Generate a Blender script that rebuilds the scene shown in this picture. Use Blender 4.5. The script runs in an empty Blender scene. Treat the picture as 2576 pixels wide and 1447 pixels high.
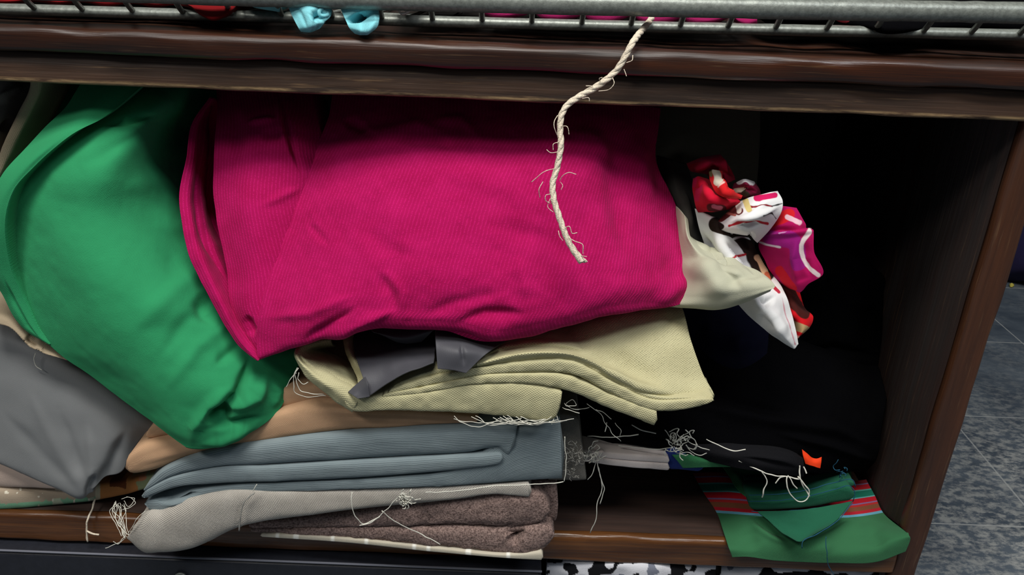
import bpy, math, random
import numpy as np
C = bpy.context.scene
COL = C.collection
random.seed(7)

# ------------------------------------------------------------------ camera, world, lights
FPX = 2060.0                      # focal length in pixels of the 2576 x 1447 frame
TH, RO = math.radians(24.5), math.radians(2.25)
CAM = np.array([0.0, -0.60, 0.80])

def cam_axes():
    f = np.array([0, math.cos(TH), -math.sin(TH)])
    r = np.array([1.0, 0, 0]); d = np.cross(f, r)
    c, s = math.cos(RO), math.sin(RO)
    return np.array([c*r - s*d, s*r + c*d, f])
M = cam_axes()

cd = bpy.data.cameras.new('camera'); cam = bpy.data.objects.new('camera', cd); COL.objects.link(cam)
cd.sensor_width = 36; cd.lens = FPX*36/2576; cd.clip_start = 0.01
from mathutils import Matrix
rm = Matrix(((M[0][0], -M[1][0], -M[2][0], CAM[0]), (M[0][1], -M[1][1], -M[2][1], CAM[1]), (M[0][2], -M[1][2], -M[2][2], CAM[2]), (0, 0, 0, 1)))
cam.matrix_world = rm
C.camera = cam

w = bpy.data.worlds.new('world'); C.world = w; w.use_nodes = True
w.node_tree.nodes['Background'].inputs[0].default_value = (0.75, 0.87, 1.0, 1)
w.node_tree.nodes['Background'].inputs[1].default_value = 0.085

def area(name, loc, target, sx, sy, power, col):
    l = bpy.data.lights.new(name, 'AREA'); l.shape = 'RECTANGLE'; l.size = sx; l.size_y = sy
    l.energy = power; l.color = col
    o = bpy.data.objects.new(name, l); COL.objects.link(o); o.location = loc
    from mathutils import Vector
    d = Vector(target) - Vector(loc)
    o.rotation_euler = d.to_track_quat('-Z', 'Y').to_euler()
    return o
area('ceiling_tube_light', (-0.10, -0.72, 2.45), (0, 0, 0.45), 1.0, 0.50, 47, (1.0, 0.97, 0.91))
area('floor_fill_light', (1.1, -1.1, 2.6), (1.0, 0.2, 0.0), 0.9, 0.3, 20, (0.92, 0.96, 1.0))  # added lamp, only there to brighten the floor beside the unit
area('left_ceiling_light', (-1.25, -1.55, 2.45), (-0.3, 0, 0.4), 0.8, 0.3, 20, (1.0, 0.98, 0.94))
C.view_settings.view_transform = 'Standard'; C.view_settings.look = 'None'
C.view_settings.gamma = 1; C.view_settings.use_curve_mapping = False
C.view_settings.exposure = -0.18

# ------------------------------------------------------------------ geometry helpers
def ray(x, y):
    return M.T @ np.array([(x - 1288)/FPX, (y - 723.5)/FPX, 1.0])
def P(x, y, Y):                    # the point seen at photo position x, y that stands at depth Y
    d = ray(x, y); return CAM + d*((Y - CAM[1])/d[1])
def Zd(x, y, z):                   # (x, y, depth) of the point at height z
    d = ray(x, y); p = CAM + d*((z - CAM[2])/d[2]); return (x, y, p[1])
def proj(W):
    c = (W - CAM) @ M.T
    return np.stack([1288 + FPX*c[..., 0]/c[..., 2], 723.5 + FPX*c[..., 1]/c[..., 2]], -1)

def spline(pts, n, t=None, equal=True):
    p = np.asarray(pts, float)
    if len(p) == 1: return np.repeat(p, n, 0)
    if t is None:
        sc = np.array([1, 1] + [1500]*(p.shape[1] - 2)) if p.shape[1] == 3 else np.ones(p.shape[1])
        k = np.r_[0, np.cumsum(np.sqrt((((p[1:] - p[:-1])*sc)**2).sum(1)) + 1e-9)]
    else: k = np.asarray(t, float)
    m = np.zeros_like(p)           # finite-difference tangents (no overshoot on uneven knots)
    dk = np.diff(k); dl = (p[1:] - p[:-1])/dk[:, None]
    m[0] = dl[0]; m[-1] = dl[-1]
    if len(p) > 2: m[1:-1] = (dl[:-1]*dk[1:, None] + dl[1:]*dk[:-1, None])/(dk[:-1] + dk[1:])[:, None]
    q = np.linspace(k[0], k[-1], n)
    i = np.clip(np.searchsorted(k, q, 'right') - 1, 0, len(p) - 2)
    h = dk[i]; s = ((q - k[i])/h)[:, None]; h = h[:, None]
    return ((2*s**3 - 3*s**2 + 1)*p[i] + (s**3 - 2*s**2 + s)*h*m[i] + (-2*s**3 + 3*s**2)*p[i+1] + (s**3 - s**2)*h*m[i+1])

def _hash(i, j, k):
    n = (i*374761393 + j*668265263 + k*2147483647 + 1013904223).astype(np.int64) & 0x7fffffff
    n = ((n ^ (n >> 13))*1274126177) & 0x7fffffff
    return ((n ^ (n >> 16)) & 0xffff)/32767.5 - 1
def noise(W, scale, seed=0):
    q = np.asarray(W)/scale + seed*17.31
    f = np.floor(q).astype(np.int64); r = q - f; r = r*r*(3 - 2*r); o = 0
    for a in (0, 1):
        for b in (0, 1):
            for c in (0, 1):
                wgt = (r[..., 0] if a else 1 - r[..., 0])*(r[..., 1] if b else 1 - r[..., 1])*(r[..., 2] if c else 1 - r[..., 2])
                o = o + wgt*_hash(f[..., 0]+a, f[..., 1]+b, f[..., 2]+c)
    return o

def seg_dist(px, line):
    best = np.full(px.shape[:-1], 1e9)
    L = np.asarray(line, float)
    if len(L) == 1: return np.sqrt(((px - L[0])**2).sum(-1))
    for a, b in zip(L[:-1], L[1:]):
        ab = b - a; t = np.clip(((px - a) @ ab)/max(ab @ ab, 1e-9), 0, 1)
        best = np.minimum(best, np.sqrt(((px - a - t[..., None]*ab)**2).sum(-1)))
    return best

def seg_dist_t(px, line):
    L = np.asarray(line, float); best = np.full(px.shape[:-1], 1e9); bt = np.full(px.shape[:-1], .5)
    if len(L) == 1: return np.sqrt(((px - L[0])**2).sum(-1)), bt
    sl = np.linalg.norm(np.diff(L, axis=0), axis=1); cum = np.r_[0, np.cumsum(sl)]
    for k in range(len(L) - 1):
        ab = L[k+1] - L[k]; t = np.clip(((px - L[k]) @ ab)/max(ab @ ab, 1e-9), 0, 1)
        d = np.sqrt(((px - L[k] - t[..., None]*ab)**2).sum(-1)); m = d < best
        best = np.where(m, d, best); bt = np.where(m, (cum[k] + t*sl[k])/cum[-1], bt)
    return best, bt
def normals(W):
    gu = np.gradient(W, axis=1); gv = np.gradient(W, axis=0)
    n = np.cross(gu, gv); l = np.linalg.norm(n, axis=-1, keepdims=True)
    return n/np.maximum(l, 1e-12)

def lin(c):
    c = np.asarray(c, float)/255
    return np.where(c <= .04045, c/12.92, ((c + .055)/1.055)**2.4)

LIM = dict(z=None, y=None, x=None)
def clampw(V):
    if LIM['z'] is None: return V
    V = np.array(V, float); i = V[:, 1] > -.0075
    V[i, 2] = np.maximum(V[i, 2], LIM['z']); V[:, 1] = np.minimum(V[:, 1], LIM['y']); V[i, 0] = np.minimum(V[i, 0], LIM['x'])
    return V
def link(name, verts, faces, mat, parent=None, uv=None, vcol=None, smooth=True, clamp=True):
    me = bpy.data.meshes.new(name)
    if clamp: verts = clampw(verts)
    me.from_pydata(np.asarray(verts, float).tolist(), [], faces); me.update()
    if smooth: me.polygons.foreach_set('use_smooth', [True]*len(me.polygons))
    if uv is not None:
        l = me.uv_layers.new(name='UVMap'); idx = np.zeros(len(me.loops), np.int32); me.loops.foreach_get('vertex_index', idx)
        l.data.foreach_set('uv', np.asarray(uv, np.float32)[idx].ravel())
    if vcol is not None:
        a = me.color_attributes.new('print', 'FLOAT_COLOR', 'POINT')
        a.data.foreach_set('color', np.c_[np.asarray(vcol, np.float32), np.ones(len(vcol), np.float32)].ravel())
    if mat: me.materials.append(mat)
    o = bpy.data.objects.new(name, me); COL.objects.link(o)
    if parent: o.parent = parent
    return o

def grid_faces(nv, nu, off=0, flip=False, wrap=False):
    f = []
    for j in range(nv - 1 if not wrap else nv):
        j2 = (j + 1) % nv
        for i in range(nu - 1):
            q = (off + j*nu + i, off + j*nu + i + 1, off + j2*nu + i + 1, off + j2*nu + i)
            f.append(q[::-1] if flip else q)
    return f

def deform(W, creases, nz):
    px = proj(W)
    n = normals(W); tocam = CAM - W
    n = n*np.sign((n*tocam).sum(-1, keepdims=True) + 1e-9)
    dsp = np.zeros(W.shape[:2])
    for line, wd, amp in creases:
        dd, tt = seg_dist_t(px, line)
        q = np.clip(np.minimum(tt, 1 - tt)/.35, 0, 1); q = q*q*(3 - 2*q)
        dsp += amp*np.exp(-(dd/(wd*(.55 + .45*q)))**2)*(.05 + .95*q)
    for k, (amp, sc) in enumerate(nz):
        dsp += amp*noise(W, sc, k + 1)
    return W + n*dsp[..., None], px

def paint(px, base, strokes):
    c = np.empty(px.shape[:-1] + (3,)); c[:] = lin(base)
    for line, wd, colr in strokes:
        if len(line) > 2: line = spline(line, 18)
        d = seg_dist(px, line) + 1.5*noise(np.concatenate([px, px[..., :1]*0], -1), 9.0, len(line))
        a = np.clip((wd/2 - d)/1.6 + .5, 0, 1)[..., None]
        c = c*(1 - a) + lin(colr)*a
    return c

def sheet(name, mat, parent, rows, nu, nv, creases=(), nz=((.0006, .03), (.0003, .009)), thick=.0016, puff=0.0, vcol=None, pts3=None):
    """a piece of cloth lofted through rows of (x, y, depth) with real thickness (puff: padded towards the back)"""
    R = np.array([spline(r, nu) for r in rows])
    kn = np.r_[0, np.cumsum(np.sqrt(((R[1:] - R[:-1])[:, :, :2]**2).sum(-1)).mean(1) + 1500*np.abs((R[1:] - R[:-1])[:, :, 2]).mean(1) + 1e-6)]
    G = np.stack([spline(R[:, i], nv, t=kn) for i in range(nu)], 1)
    D = np.stack([(G[..., 0] - 1288)/FPX, (G[..., 1] - 723.5)/FPX, np.ones(G.shape[:2])], -1) @ M
    W = CAM + D*((G[..., 2] - CAM[1])/D[..., 1])[..., None]
    W, px = deform(W, creases, nz)
    n = normals(W); n = n*np.sign((n*(CAM - W)).sum(-1, keepdims=True) + 1e-9)
    a = np.linspace(0, 1, nu); b = np.linspace(0, 1, nv)
    ed = np.sqrt(np.clip(np.minimum(np.minimum(a, 1 - a)[None]*6, np.minimum(b, 1 - b)[:, None]*6), 0, 1))
    vd = W - CAM; vd /= np.linalg.norm(vd, axis=-1, keepdims=True)
    ofs = np.array([0, 1, 0.0]) if puff > 0 else vd - .6*n
    back = W + ofs*thick + np.array([0, 1, 0.0])*(puff*ed)[..., None]
    du = np.r_['1', np.zeros((nv, 1)), np.cumsum(np.linalg.norm(np.diff(W, axis=1), axis=-1), 1)]
    dv = np.r_['0', np.zeros((1, nu)), np.cumsum(np.linalg.norm(np.diff(W, axis=0), axis=-1), 0)]
    uv = np.stack([du, dv], -1).reshape(-1, 2)
    N = nu*nv
    f = grid_faces(nv, nu, 0) + grid_faces(nv, nu, N, True)
    rim = [(0, i) for i in range(nu)] + [(j, nu-1) for j in range(1, nv)] + [(nv-1, i) for i in range(nu-2, -1, -1)] + [(j, 0) for j in range(nv-2, 0, -1)]
    rim = [j*nu + i for j, i in rim]
    for p, q in zip(rim, rim[1:] + rim[:1]): f.append((q, p, p + N, q + N))
    vc = None
    if vcol is not None:
        c = vcol(px, a[None] + 0*b[:, None], b[:, None] + 0*a[None]).reshape(-1, 3); vc = np.r_[c, c]
    return link(name, np.r_[W.reshape(-1, 3), back.reshape(-1, 3)], f, mat, parent, np.r_[uv, uv], vc)

def slab(name, mat, parent, st, L=.2, nu=160, ns=26, nose=.6, creases=(), nz=((.0006, .03), (.0003, .01)), d=None, ends=(.006, .006), drop=0.0, vcol=None):
    """a folded layer: stations (x_top, y_top, x_bottom, y_bottom[, depth]); rounded front fold, running L back into the shelf"""
    A = np.array([s if len(s) == 5 else tuple(s) + (d,) for s in st], float)
    k = np.r_[0, np.cumsum(np.sqrt((np.diff((A[:, :2] + A[:, 2:4])/2, axis=0)**2).sum(1)))]
    A = spline(A, nu, t=k)
    T = np.array([P(a[0], a[1], a[4]) for a in A]); B = np.array([P(a[2], a[3], a[4]) for a in A])
    Cn = (T + B)/2; H = (T - B)/2
    al = np.r_[0, np.cumsum(np.linalg.norm(np.diff(Cn, axis=0), axis=1))]
    e = np.ones(nu)
    for s, dist in ((ends[0], al), (ends[1], al[-1] - al)):
        if s > 0: e = np.minimum(e, np.sqrt(np.clip(1 - (1 - np.clip(dist/s, 0, 1))**2, 0.0025, 1)))
    half = np.linalg.norm(H, axis=1)
    nb = 8
    ys = [(1, t) for t in np.linspace(1, 0, nb)[:-1]]                       # top, from the back to the nose
    W = np.zeros((ns + 2*(nb - 1), nu, 3)); row = 0
    bl = np.minimum(half*nose, .03)*e
    for _, t in ys:
        W[row] = Cn + H*e[:, None] + np.outer(bl + (L - bl)*t**1.6, [0, 1, 0]) - np.outer(np.full(nu, drop*t), [0, 0, 1]); row += 1
    for ph in np.linspace(math.pi/2, -math.pi/2, ns):
        cc, ss = abs(math.cos(ph))**.75, math.copysign(abs(math.sin(ph))**.75, ph)
        W[row] = Cn + H*(e*ss)[:, None] + np.outer(bl*(1 - cc), [0, 1, 0]); row += 1
    for t in np.linspace(0, 1, nb)[1:]:
        W[row] = Cn - H*e[:, None] + np.outer(bl + (L - bl)*t**1.6, [0, 1, 0]) - np.outer(np.full(nu, drop*t), [0, 0, 1]); row += 1
    base = W.copy()
    W, px = deform(W, creases, nz)
    lead = np.ones(W.shape[0]); lead[:3] = 0; lead[-3:] = 0
    W = base + (W - base)*lead[:, None, None]
    nr = W.shape[0]
    du = np.repeat(al[None], nr, 0)
    dv = np.r_['0', np.zeros((1, nu)), np.cumsum(np.linalg.norm(np.diff(W, axis=0), axis=-1), 0)]
    f = grid_faces(nr, nu, 0, True, wrap=True)
    f.append([j*nu for j in range(nr)]); f.append([j*nu + nu - 1 for j in range(nr)][::-1])
    vc = None
    if vcol is not None:
        vc = vcol(px, al[None]/al[-1] + 0*dv, dv/dv[-1]).reshape(-1, 3)
    return link(name, W.reshape(-1, 3), f, mat, parent, np.stack([du, dv], -1).reshape(-1, 2), vc)

def tube_geo(W, r, ns=6, taper=True):
    n = len(W); t = np.gradient(W, axis=0); t /= np.maximum(np.linalg.norm(t, axis=1, keepdims=True), 1e-12)
    ref = np.array([0.31, 0.9, 0.29]); u = np.cross(t, ref); u /= np.maximum(np.linalg.norm(u, axis=1, keepdims=True), 1e-9); v = np.cross(t, u)
    rr = np.full(n, r) if np.isscalar(r) else np.asarray(r)
    a = np.linspace(0, 2*math.pi, ns, endpoint=False)
    V = W[None] + rr[None, :, None]*(np.cos(a)[:, None, None]*u[None] + np.sin(a)[:, None, None]*v[None])
    f = grid_faces(ns, n, 0, False, wrap=True)
    f.append([j*n for j in range(ns)][::-1]); f.append([j*n + n - 1 for j in range(ns)])
    return V.reshape(-1, 3), f
def merge(parts):
    V, F, o = [], [], 0
    for v, f in parts:
        V.append(v); F += [tuple(i + o for i in q) for q in f]; o += len(v)
    return np.concatenate(V), F
def path(pts, n=40):
    g = spline(pts, n); return np.array([P(*q) for q in g])
def threads(name, mat, parent, lines, r=.0006, n=30, fuzz=.0006):
    ps = []
    many = len(lines) > 4 or parent is None
    for k, l in enumerate(lines):
        W = path(l, n)
        W = W + fuzz*np.stack([noise(W, .006, k + 1), noise(W, .006, k + 9), noise(W, .006, k + 20)], -1)
        ps.append(tube_geo(W, r*(1 + .25*noise(W, .004, k)), 5))
    if not many:
        return [link(name.replace('threads', 'thread'), v, f, mat, parent, clamp=False) for v, f in ps][-1]
    v, f = merge(ps)
    o = link(name, v, f, mat, parent, clamp=False)
    if parent and len(lines) > 8: o['kind'] = 'stuff'
    return o
def tuft(cx, cy, d, n, size, seed):
    rnd = random.Random(seed); out = []
    for _ in range(n):
        a = rnd.uniform(0, 6.28); l = []; sz = size*rnd.uniform(.35, 1.15)
        x, y = cx + rnd.gauss(0, size*.2), cy + rnd.gauss(0, size*.15)
        for k in range(5):
            l.append((x, y, d + rnd.uniform(-.004, .002)))
            a += rnd.gauss(0, 1.25); x += math.cos(a)*sz*.24; y += math.sin(a)*sz*.19
        out.append(l)
    return out

def box(name, mat, parent, x0, x1, y0, y1, z0, z1, bev=.002, wear=0.0, seg=None):
    import bmesh
    bm = bmesh.new(); bmesh.ops.create_cube(bm, size=1)
    for v in bm.verts:
        v.co = ((x0 + x1)/2 + v.co.x*(x1 - x0), (y0 + y1)/2 + v.co.y*(y1 - y0), (z0 + z1)/2 + v.co.z*(z1 - z0))
    bmesh.ops.bevel(bm, geom=bm.edges[:], offset=bev, segments=3, affect='EDGES', profile=.5)
    me = bpy.data.meshes.new(name); bm.to_mesh(me); bm.free()
    me.materials.append(mat)
    o = bpy.data.objects.new(name, me); COL.objects.link(o)
    if parent: o.parent = parent
    return o
def profile(name, mat, parent, pts, x0, x1, nx=200, wear=.0006):
    """a moulded board: cross-section pts (Y, Z) swept along X, the surface slightly worn"""
    p = np.array(pts, float); xs = np.linspace(x0, x1, nx); n = len(p)
    W = np.stack([np.repeat(xs[None], n, 0), np.repeat(p[:, :1], nx, 1), np.repeat(p[:, 1:], nx, 1)], -1)
    S = W*np.array([.25, 1, 1])
    W[..., 1] += wear*noise(S, .007, 3) + wear*.7*noise(S, .02, 5); W[..., 2] += wear*noise(S, .008, 8)
    f = grid_faces(n, nx, 0, False, wrap=True)
    f.append([j*nx for j in range(n)][::-1]); f.append([j*nx + nx - 1 for j in range(n)])
    return link(name, W.reshape(-1, 3), f, mat, parent)
def arc(cy, cz, r, a0, a1, n=7):
    return [(cy + r*math.cos(math.radians(a)), cz + r*math.sin(math.radians(a))) for a in np.linspace(a0, a1, n)]

ROOTS = []
def thing(name, label, cat, group=None):
    o = bpy.data.objects.new(name, None); COL.objects.link(o); o.empty_display_size = .02
    o['label'] = label; o['category'] = cat
    if group: o['group'] = group
    ROOTS.append(o); return o
def tag(o, label, cat, group=None):
    o['label'] = label; o['category'] = cat
    if group: o['group'] = group
    ROOTS.append(o); return o
def rebase():
    for r in ROOTS:
        obs = [r] + [c for c in r.children] + [g for c in r.children for g in c.children]
        ms = {o.data.name: o.data for o in obs if o.type == 'MESH'}
        if not ms: continue
        co = []
        for me in ms.values():
            a = np.zeros(len(me.vertices)*3, np.float32); me.vertices.foreach_get('co', a); co.append(a.reshape(-1, 3))
        al = np.concatenate(co); lo, hi = al.min(0), al.max(0)
        b = np.array([(lo[0] + hi[0])/2, (lo[1] + hi[1])/2, lo[2]])
        for me, a in zip(ms.values(), co):
            me.vertices.foreach_set('co', (a - b).astype(np.float32).ravel()); me.update()
        r.location = b

# ------------------------------------------------------------------ materials
class NT:
    def __init__(s, name):
        s.m = bpy.data.materials.new(name); s.m.use_nodes = True; s.t = s.m.node_tree
        s.b = s.t.nodes['Principled BSDF']
    def n(s, kind, **kw):
        o = s.t.nodes.new(kind)
        for k, v in kw.items(): setattr(o, k, v)
        return o
    def l(s, a, b): s.t.links.new(a, b)
    def math(s, op, a, b=None, c=None):
        o = s.n('ShaderNodeMath', operation=op)
        for i, v in enumerate((a, b, c)):
            if v is None: continue
            if hasattr(v, 'links') or hasattr(v, 'is_linked'): s.l(v, o.inputs[i])
            else: o.inputs[i].default_value = v
        return o.outputs[0]
    def mix(s, fac, a, b, mode='MIX'):
        o = s.n('ShaderNodeMix', data_type='RGBA', blend_type=mode)
        for sock, v in ((o.inputs[0], fac), (o.inputs[6], a), (o.inputs[7], b)):
            if hasattr(v, 'is_linked'): s.l(v, sock)
            elif isinstance(v, (int, float)): sock.default_value = v
            else: sock.default_value = tuple(lin(v)) + (1,)
        return o.outputs[2]
    def noise(s, vec, scale, detail=4, rough=.6):
        o = s.n('ShaderNodeTexNoise'); o.inputs['Scale'].default_value = scale; o.inputs['Detail'].default_value = detail; o.inputs['Roughness'].default_value = rough
        if vec is not None: s.l(vec, o.inputs['Vector'])
        return o.outputs['Fac']
    def ramp(s, fac, lo, hi):
        o = s.n('ShaderNodeMapRange'); o.clamp = True
        s.l(fac, o.inputs[0]); o.inputs[1].default_value = lo; o.inputs[2].default_value = hi
        return o.outputs[0]
    def scale(s, vec, v):
        o = s.n('ShaderNodeMapping'); s.l(vec, o.inputs[0]); o.inputs['Scale'].default_value = v; return o.outputs[0]
    def bump(s, h, dist, strength=1.0):
        o = s.n('ShaderNodeBump'); o.inputs['Distance'].default_value = dist; o.inputs['Strength'].default_value = strength
        s.l(h, o.inputs['Height']); s.l(o.outputs[0], s.b.inputs['Normal'])

TAU = 2*math.pi
def cloth(name, col, kind='plain', p=.0012, bump=.0004, var=.25, rough=.9, sheen=.15, col2=None, spec=.15, use_print=False):
    k = NT(name); uv = k.n('ShaderNodeUVMap').outputs[0]
    sep = k.n('ShaderNodeSeparateXYZ'); k.l(uv, sep.inputs[0]); u, v = sep.outputs[0], sep.outputs[1]
    geo = k.n('ShaderNodeNewGeometry').outputs['Position']
    big = k.noise(geo, 45, 3); fine = k.noise(geo, 1400, 2); mid = k.noise(geo, 300, 3)
    # the threads wander a little
    u2 = k.math('MULTIPLY_ADD', mid, p*.5, u); v2 = k.math('MULTIPLY_ADD', mid, p*.5, v)
    su = k.math('MULTIPLY_ADD', k.math('SINE', k.math('MULTIPLY', u2, TAU/p)), .5, .5)
    sv = k.math('MULTIPLY_ADD', k.math('SINE', k.math('MULTIPLY', v2, TAU/p)), .5, .5)
    if kind == 'rib':          # knitted ribs running down the cloth, with stitches
        h = k.math('MULTIPLY', k.math('POWER', su, 2.0), k.ramp(k.noise(k.scale(uv, (500, 900, 1)), 1.0, 2, .6), .25, .6))
    elif kind == 'cord':       # cords running along the fold
        w2 = k.noise(k.scale(uv, (2, 900, 1)), 1.0, 2)
        h = k.math('ADD', k.math('MULTIPLY', sv, .6), k.math('MULTIPLY', w2, .8))
    elif kind == 'herring':
        zig = k.math('PINGPONG', v2, .005)
        h = k.math('MULTIPLY_ADD', k.math('SINE', k.math('MULTIPLY', k.math('MULTIPLY_ADD', zig, 1.4, u2), TAU/p)), .5, .5)
    elif kind == 'weave':
        pr = k.math('SINE', k.math('MULTIPLY', u2, TAU/p)); ps = k.math('SINE', k.math('MULTIPLY', v2, TAU/(p*.8)))
        h = k.math('MULTIPLY_ADD', k.math('MULTIPLY', pr, ps), .5, .5)
    elif kind == 'tweed':
        h = k.noise(geo, 620, 3, .75)
    else:
        h = k.math('ADD', k.math('MULTIPLY', k.math('MULTIPLY', su, sv), .5), k.math('MULTIPLY', fine, .6))
    if use_print:
        a = k.n('ShaderNodeAttribute', attribute_name='print').outputs['Color']; base = a; dark = k.mix(.25, a, (0, 0, 0))
    else:
        base = col; dark = col2 if col2 else tuple(c*.72 for c in col)
    fac = k.math('ADD', k.math('MULTIPLY', k.ramp(h, .15, .85), .65), k.math('MULTIPLY', k.ramp(big, .3, .7), .35))
    if kind == 'tweed': fac = k.ramp(k.noise(geo, 560, 4, .8), .36, .60)
    o = k.mix(k.math('MULTIPLY', k.math('SUBTRACT', 1.0, fac), min(1, var*2.2)), base, dark)
    k.l(o, k.b.inputs['Base Color'])
    k.b.inputs['Roughness'].default_value = rough
    k.b.inputs['Specular IOR Level'].default_value = spec
    k.b.inputs['Sheen Weight'].default_value = sheen*.25; k.b.inputs['Sheen Roughness'].default_value = .5
    k.bump(k.math('ADD', h, k.math('MULTIPLY', mid, .5)), bump)
    return k.m

def wood(name, axis='X', dark=(34, 17, 11), light=(96, 47, 24), rough=(.28, .55), scratch=0.0, bump=.0006, wear_z=None):
    k = NT(name); pos = k.n('ShaderNodeNewGeometry').outputs['Position']
    s = {'X': (1.2, 16, 16), 'Z': (16, 16, 1.2)}[axis]; s2 = {'X': (3, 130, 130), 'Z': (130, 130, 3)}[axis]
    g1 = k.noise(k.scale(pos, s), 3.2, 5, .65); g2 = k.noise(k.scale(pos, s2), 2.0, 4, .6); g3 = k.noise(k.scale(pos, tuple(x*.6 for x in s)), 1.3, 2)
    f = k.math('ADD', k.math('MULTIPLY', k.ramp(g1, .36, .68), .7), k.math('MULTIPLY', k.ramp(g2, .3, .75), .35))
    f = k.math('MULTIPLY', f, k.ramp(g3, .25, .65))
    o = k.mix(f, dark, light)
    if scratch:
        sc = k.noise(k.scale(pos, {'X': (14, 420, 420), 'Z': (420, 420, 14)}[axis]), 1.0, 3, .7)
        o = k.mix(k.math('MULTIPLY', k.ramp(sc, .60, .74), scratch), o, (150, 118, 84))
    if wear_z:
        sp = k.n('ShaderNodeSeparateXYZ'); k.l(pos, sp.inputs[0])
        dz = k.math('ABSOLUTE', k.math('SUBTRACT', sp.outputs[2], wear_z[0]))
        wn = k.noise(k.scale(pos, (30, 200, 200)), 1.0, 4, .7)
        wf = k.math('MULTIPLY', k.math('SUBTRACT', 1.0, k.ramp(dz, wear_z[1]*.3, wear_z[1])), k.ramp(wn, .38, .62))
        o = k.mix(k.math('MULTIPLY', wf, .8), o, (168, 140, 100))
    k.l(o, k.b.inputs['Base Color'])
    rr = k.n('ShaderNodeMapRange'); k.l(g1, rr.inputs[0]); rr.inputs[1].default_value = .3; rr.inputs[2].default_value = .7
    rr.inputs[3].default_value = rough[1]; rr.inputs[4].default_value = rough[0]; k.l(rr.outputs[0], k.b.inputs['Roughness'])
    k.bump(k.math('ADD', g2, k.math('MULTIPLY', g1, .7)), bump)
    return k.m
def plain(name, col, rough=.6, metal=0, spec=.5, bumpy=0, bscale=200, var=0):
    k = NT(name); k.b.inputs['Base Color'].default_value = tuple(lin(col)) + (1,)
    k.b.inputs['Roughness'].default_value = rough; k.b.inputs['Metallic'].default_value = metal; k.b.inputs['Specular IOR Level'].default_value = spec
    if bumpy or var:
        pos = k.n('ShaderNodeNewGeometry').outputs['Position']; h = k.noise(pos, bscale, 4)
        if bumpy: k.bump(h, bumpy)
        if var: k.l(k.mix(k.math('MULTIPLY', k.ramp(h, .35, .65), var), col, tuple(c*.4 for c in col)), k.b.inputs['Base Color'])
    return k.m
def floor_mat():
    k = NT('slate_tile_floor'); pos = k.n('ShaderNodeNewGeometry').outputs['Position']
    sep = k.n('ShaderNodeSeparateXYZ'); k.l(pos, sep.inputs[0])
    def line(c, off):
        a = k.math('PINGPONG', k.math('SUBTRACT', c, off), .15)
        return k.math('LESS_THAN', k.math('MULTIPLY_ADD', k.noise(pos, 90, 2), .0012, a), .0021)
    grout = k.math('MAXIMUM', line(sep.outputs[0], .802), line(sep.outputs[1], .371))
    p2 = k.scale(pos, (52, 80, 60)); sp = k.noise(p2, 1.0, 5, .7); zone = k.noise(pos, 5.5, 3)
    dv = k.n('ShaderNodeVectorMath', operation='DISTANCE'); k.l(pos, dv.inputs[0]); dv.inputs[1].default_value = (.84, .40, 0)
    speck_zone = k.math('SUBTRACT', 1.0, k.ramp(dv.outputs['Value'], .14, .48))  # pale specks get stronger around one spot
    thr = k.math('ADD', k.math('MULTIPLY', speck_zone, .85), k.math('MULTIPLY', k.ramp(zone, .42, .62), .28))
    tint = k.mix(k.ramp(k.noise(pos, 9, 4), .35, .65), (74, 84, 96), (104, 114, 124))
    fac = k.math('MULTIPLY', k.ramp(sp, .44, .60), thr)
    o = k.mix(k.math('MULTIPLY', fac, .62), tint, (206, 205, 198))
    o = k.mix(k.math('MULTIPLY', grout, .7), o, (196, 197, 194))
    k.l(o, k.b.inputs['Base Color']); k.b.inputs['Roughness'].default_value = .5
    k.bump(k.math('SUBTRACT', sp, k.math('MULTIPLY', grout, .5)), .0008)
    return k.m

# ------------------------------------------------------------------ palette
W_RAIL = wood('worn_dark_wood', 'X', (18, 11, 8), (78, 42, 25), (.24, .6), .22)
W_LOW = wood('scratched_dark_wood', 'X', (42, 29, 20), (86, 60, 43), (.5, .75), .5, .0006, (.6785, .0022))
W_SHELF = wood('varnished_wood', 'X', (56, 30, 14), (140, 90, 48), (.14, .34), .12)
W_SIDE = wood('shaded_red_brown_wood', 'Z', (18, 10, 7), (48, 25, 16), (.5, .75), .12)  # darkened wood: shade inside the unit is put into the colour
W_BACK = wood('dark_back_wood', 'Z', (20, 12, 8), (40, 24, 16), (.6, .8))
GALV = plain('galvanised_steel', (138, 143, 136), .42, .35, .5, .00022, 320, .4)
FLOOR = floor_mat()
GREEN = cloth('green_jersey', (46, 148, 96), 'plain', .0011, .00025, .14, .9, .12)
PINK = cloth('pink_knit', (190, 20, 102), 'rib', .0029, .00022, .42, .9, .1, (152, 2, 68))
CREAM = cloth('cream_basket_weave', (200, 195, 156), 'weave', .0025, .0003, .28, .92, .1, (158, 150, 112))
CHAR = cloth('charcoal_satin', (74, 74, 80), 'plain', .0008, .0001, .1, .5, .1, None, .35)
TAN = cloth('tan_herringbone', (208, 168, 132), 'herring', .0013, .00015, .3, .9, .1, (162, 126, 98))
CORD = cloth('blue_grey_corduroy', (130, 142, 145), 'cord', .0017, .00028, .26, .92, .25, (92, 106, 114))
LINEN = cloth('beige_linen', (206, 200, 190), 'weave', .0020, .0006, .34, .92, .1, (136, 128, 118))
TWEED = cloth('brown_tweed', (160, 136, 128), 'tweed', .002, .0011, .42, .95, .1, (62, 46, 44))
STRIP = cloth('striped_off_white', (205, 198, 182), 'plain', .001, .0002, .1, use_print=True)
SLATE = cloth('grey_satin', (126, 128, 129), 'plain', .0009, .0001, .12, .55, .1, None, .3)
BLUSH = cloth('blush_cotton', (206, 184, 170), 'plain', .001, .0002, .12)
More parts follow.
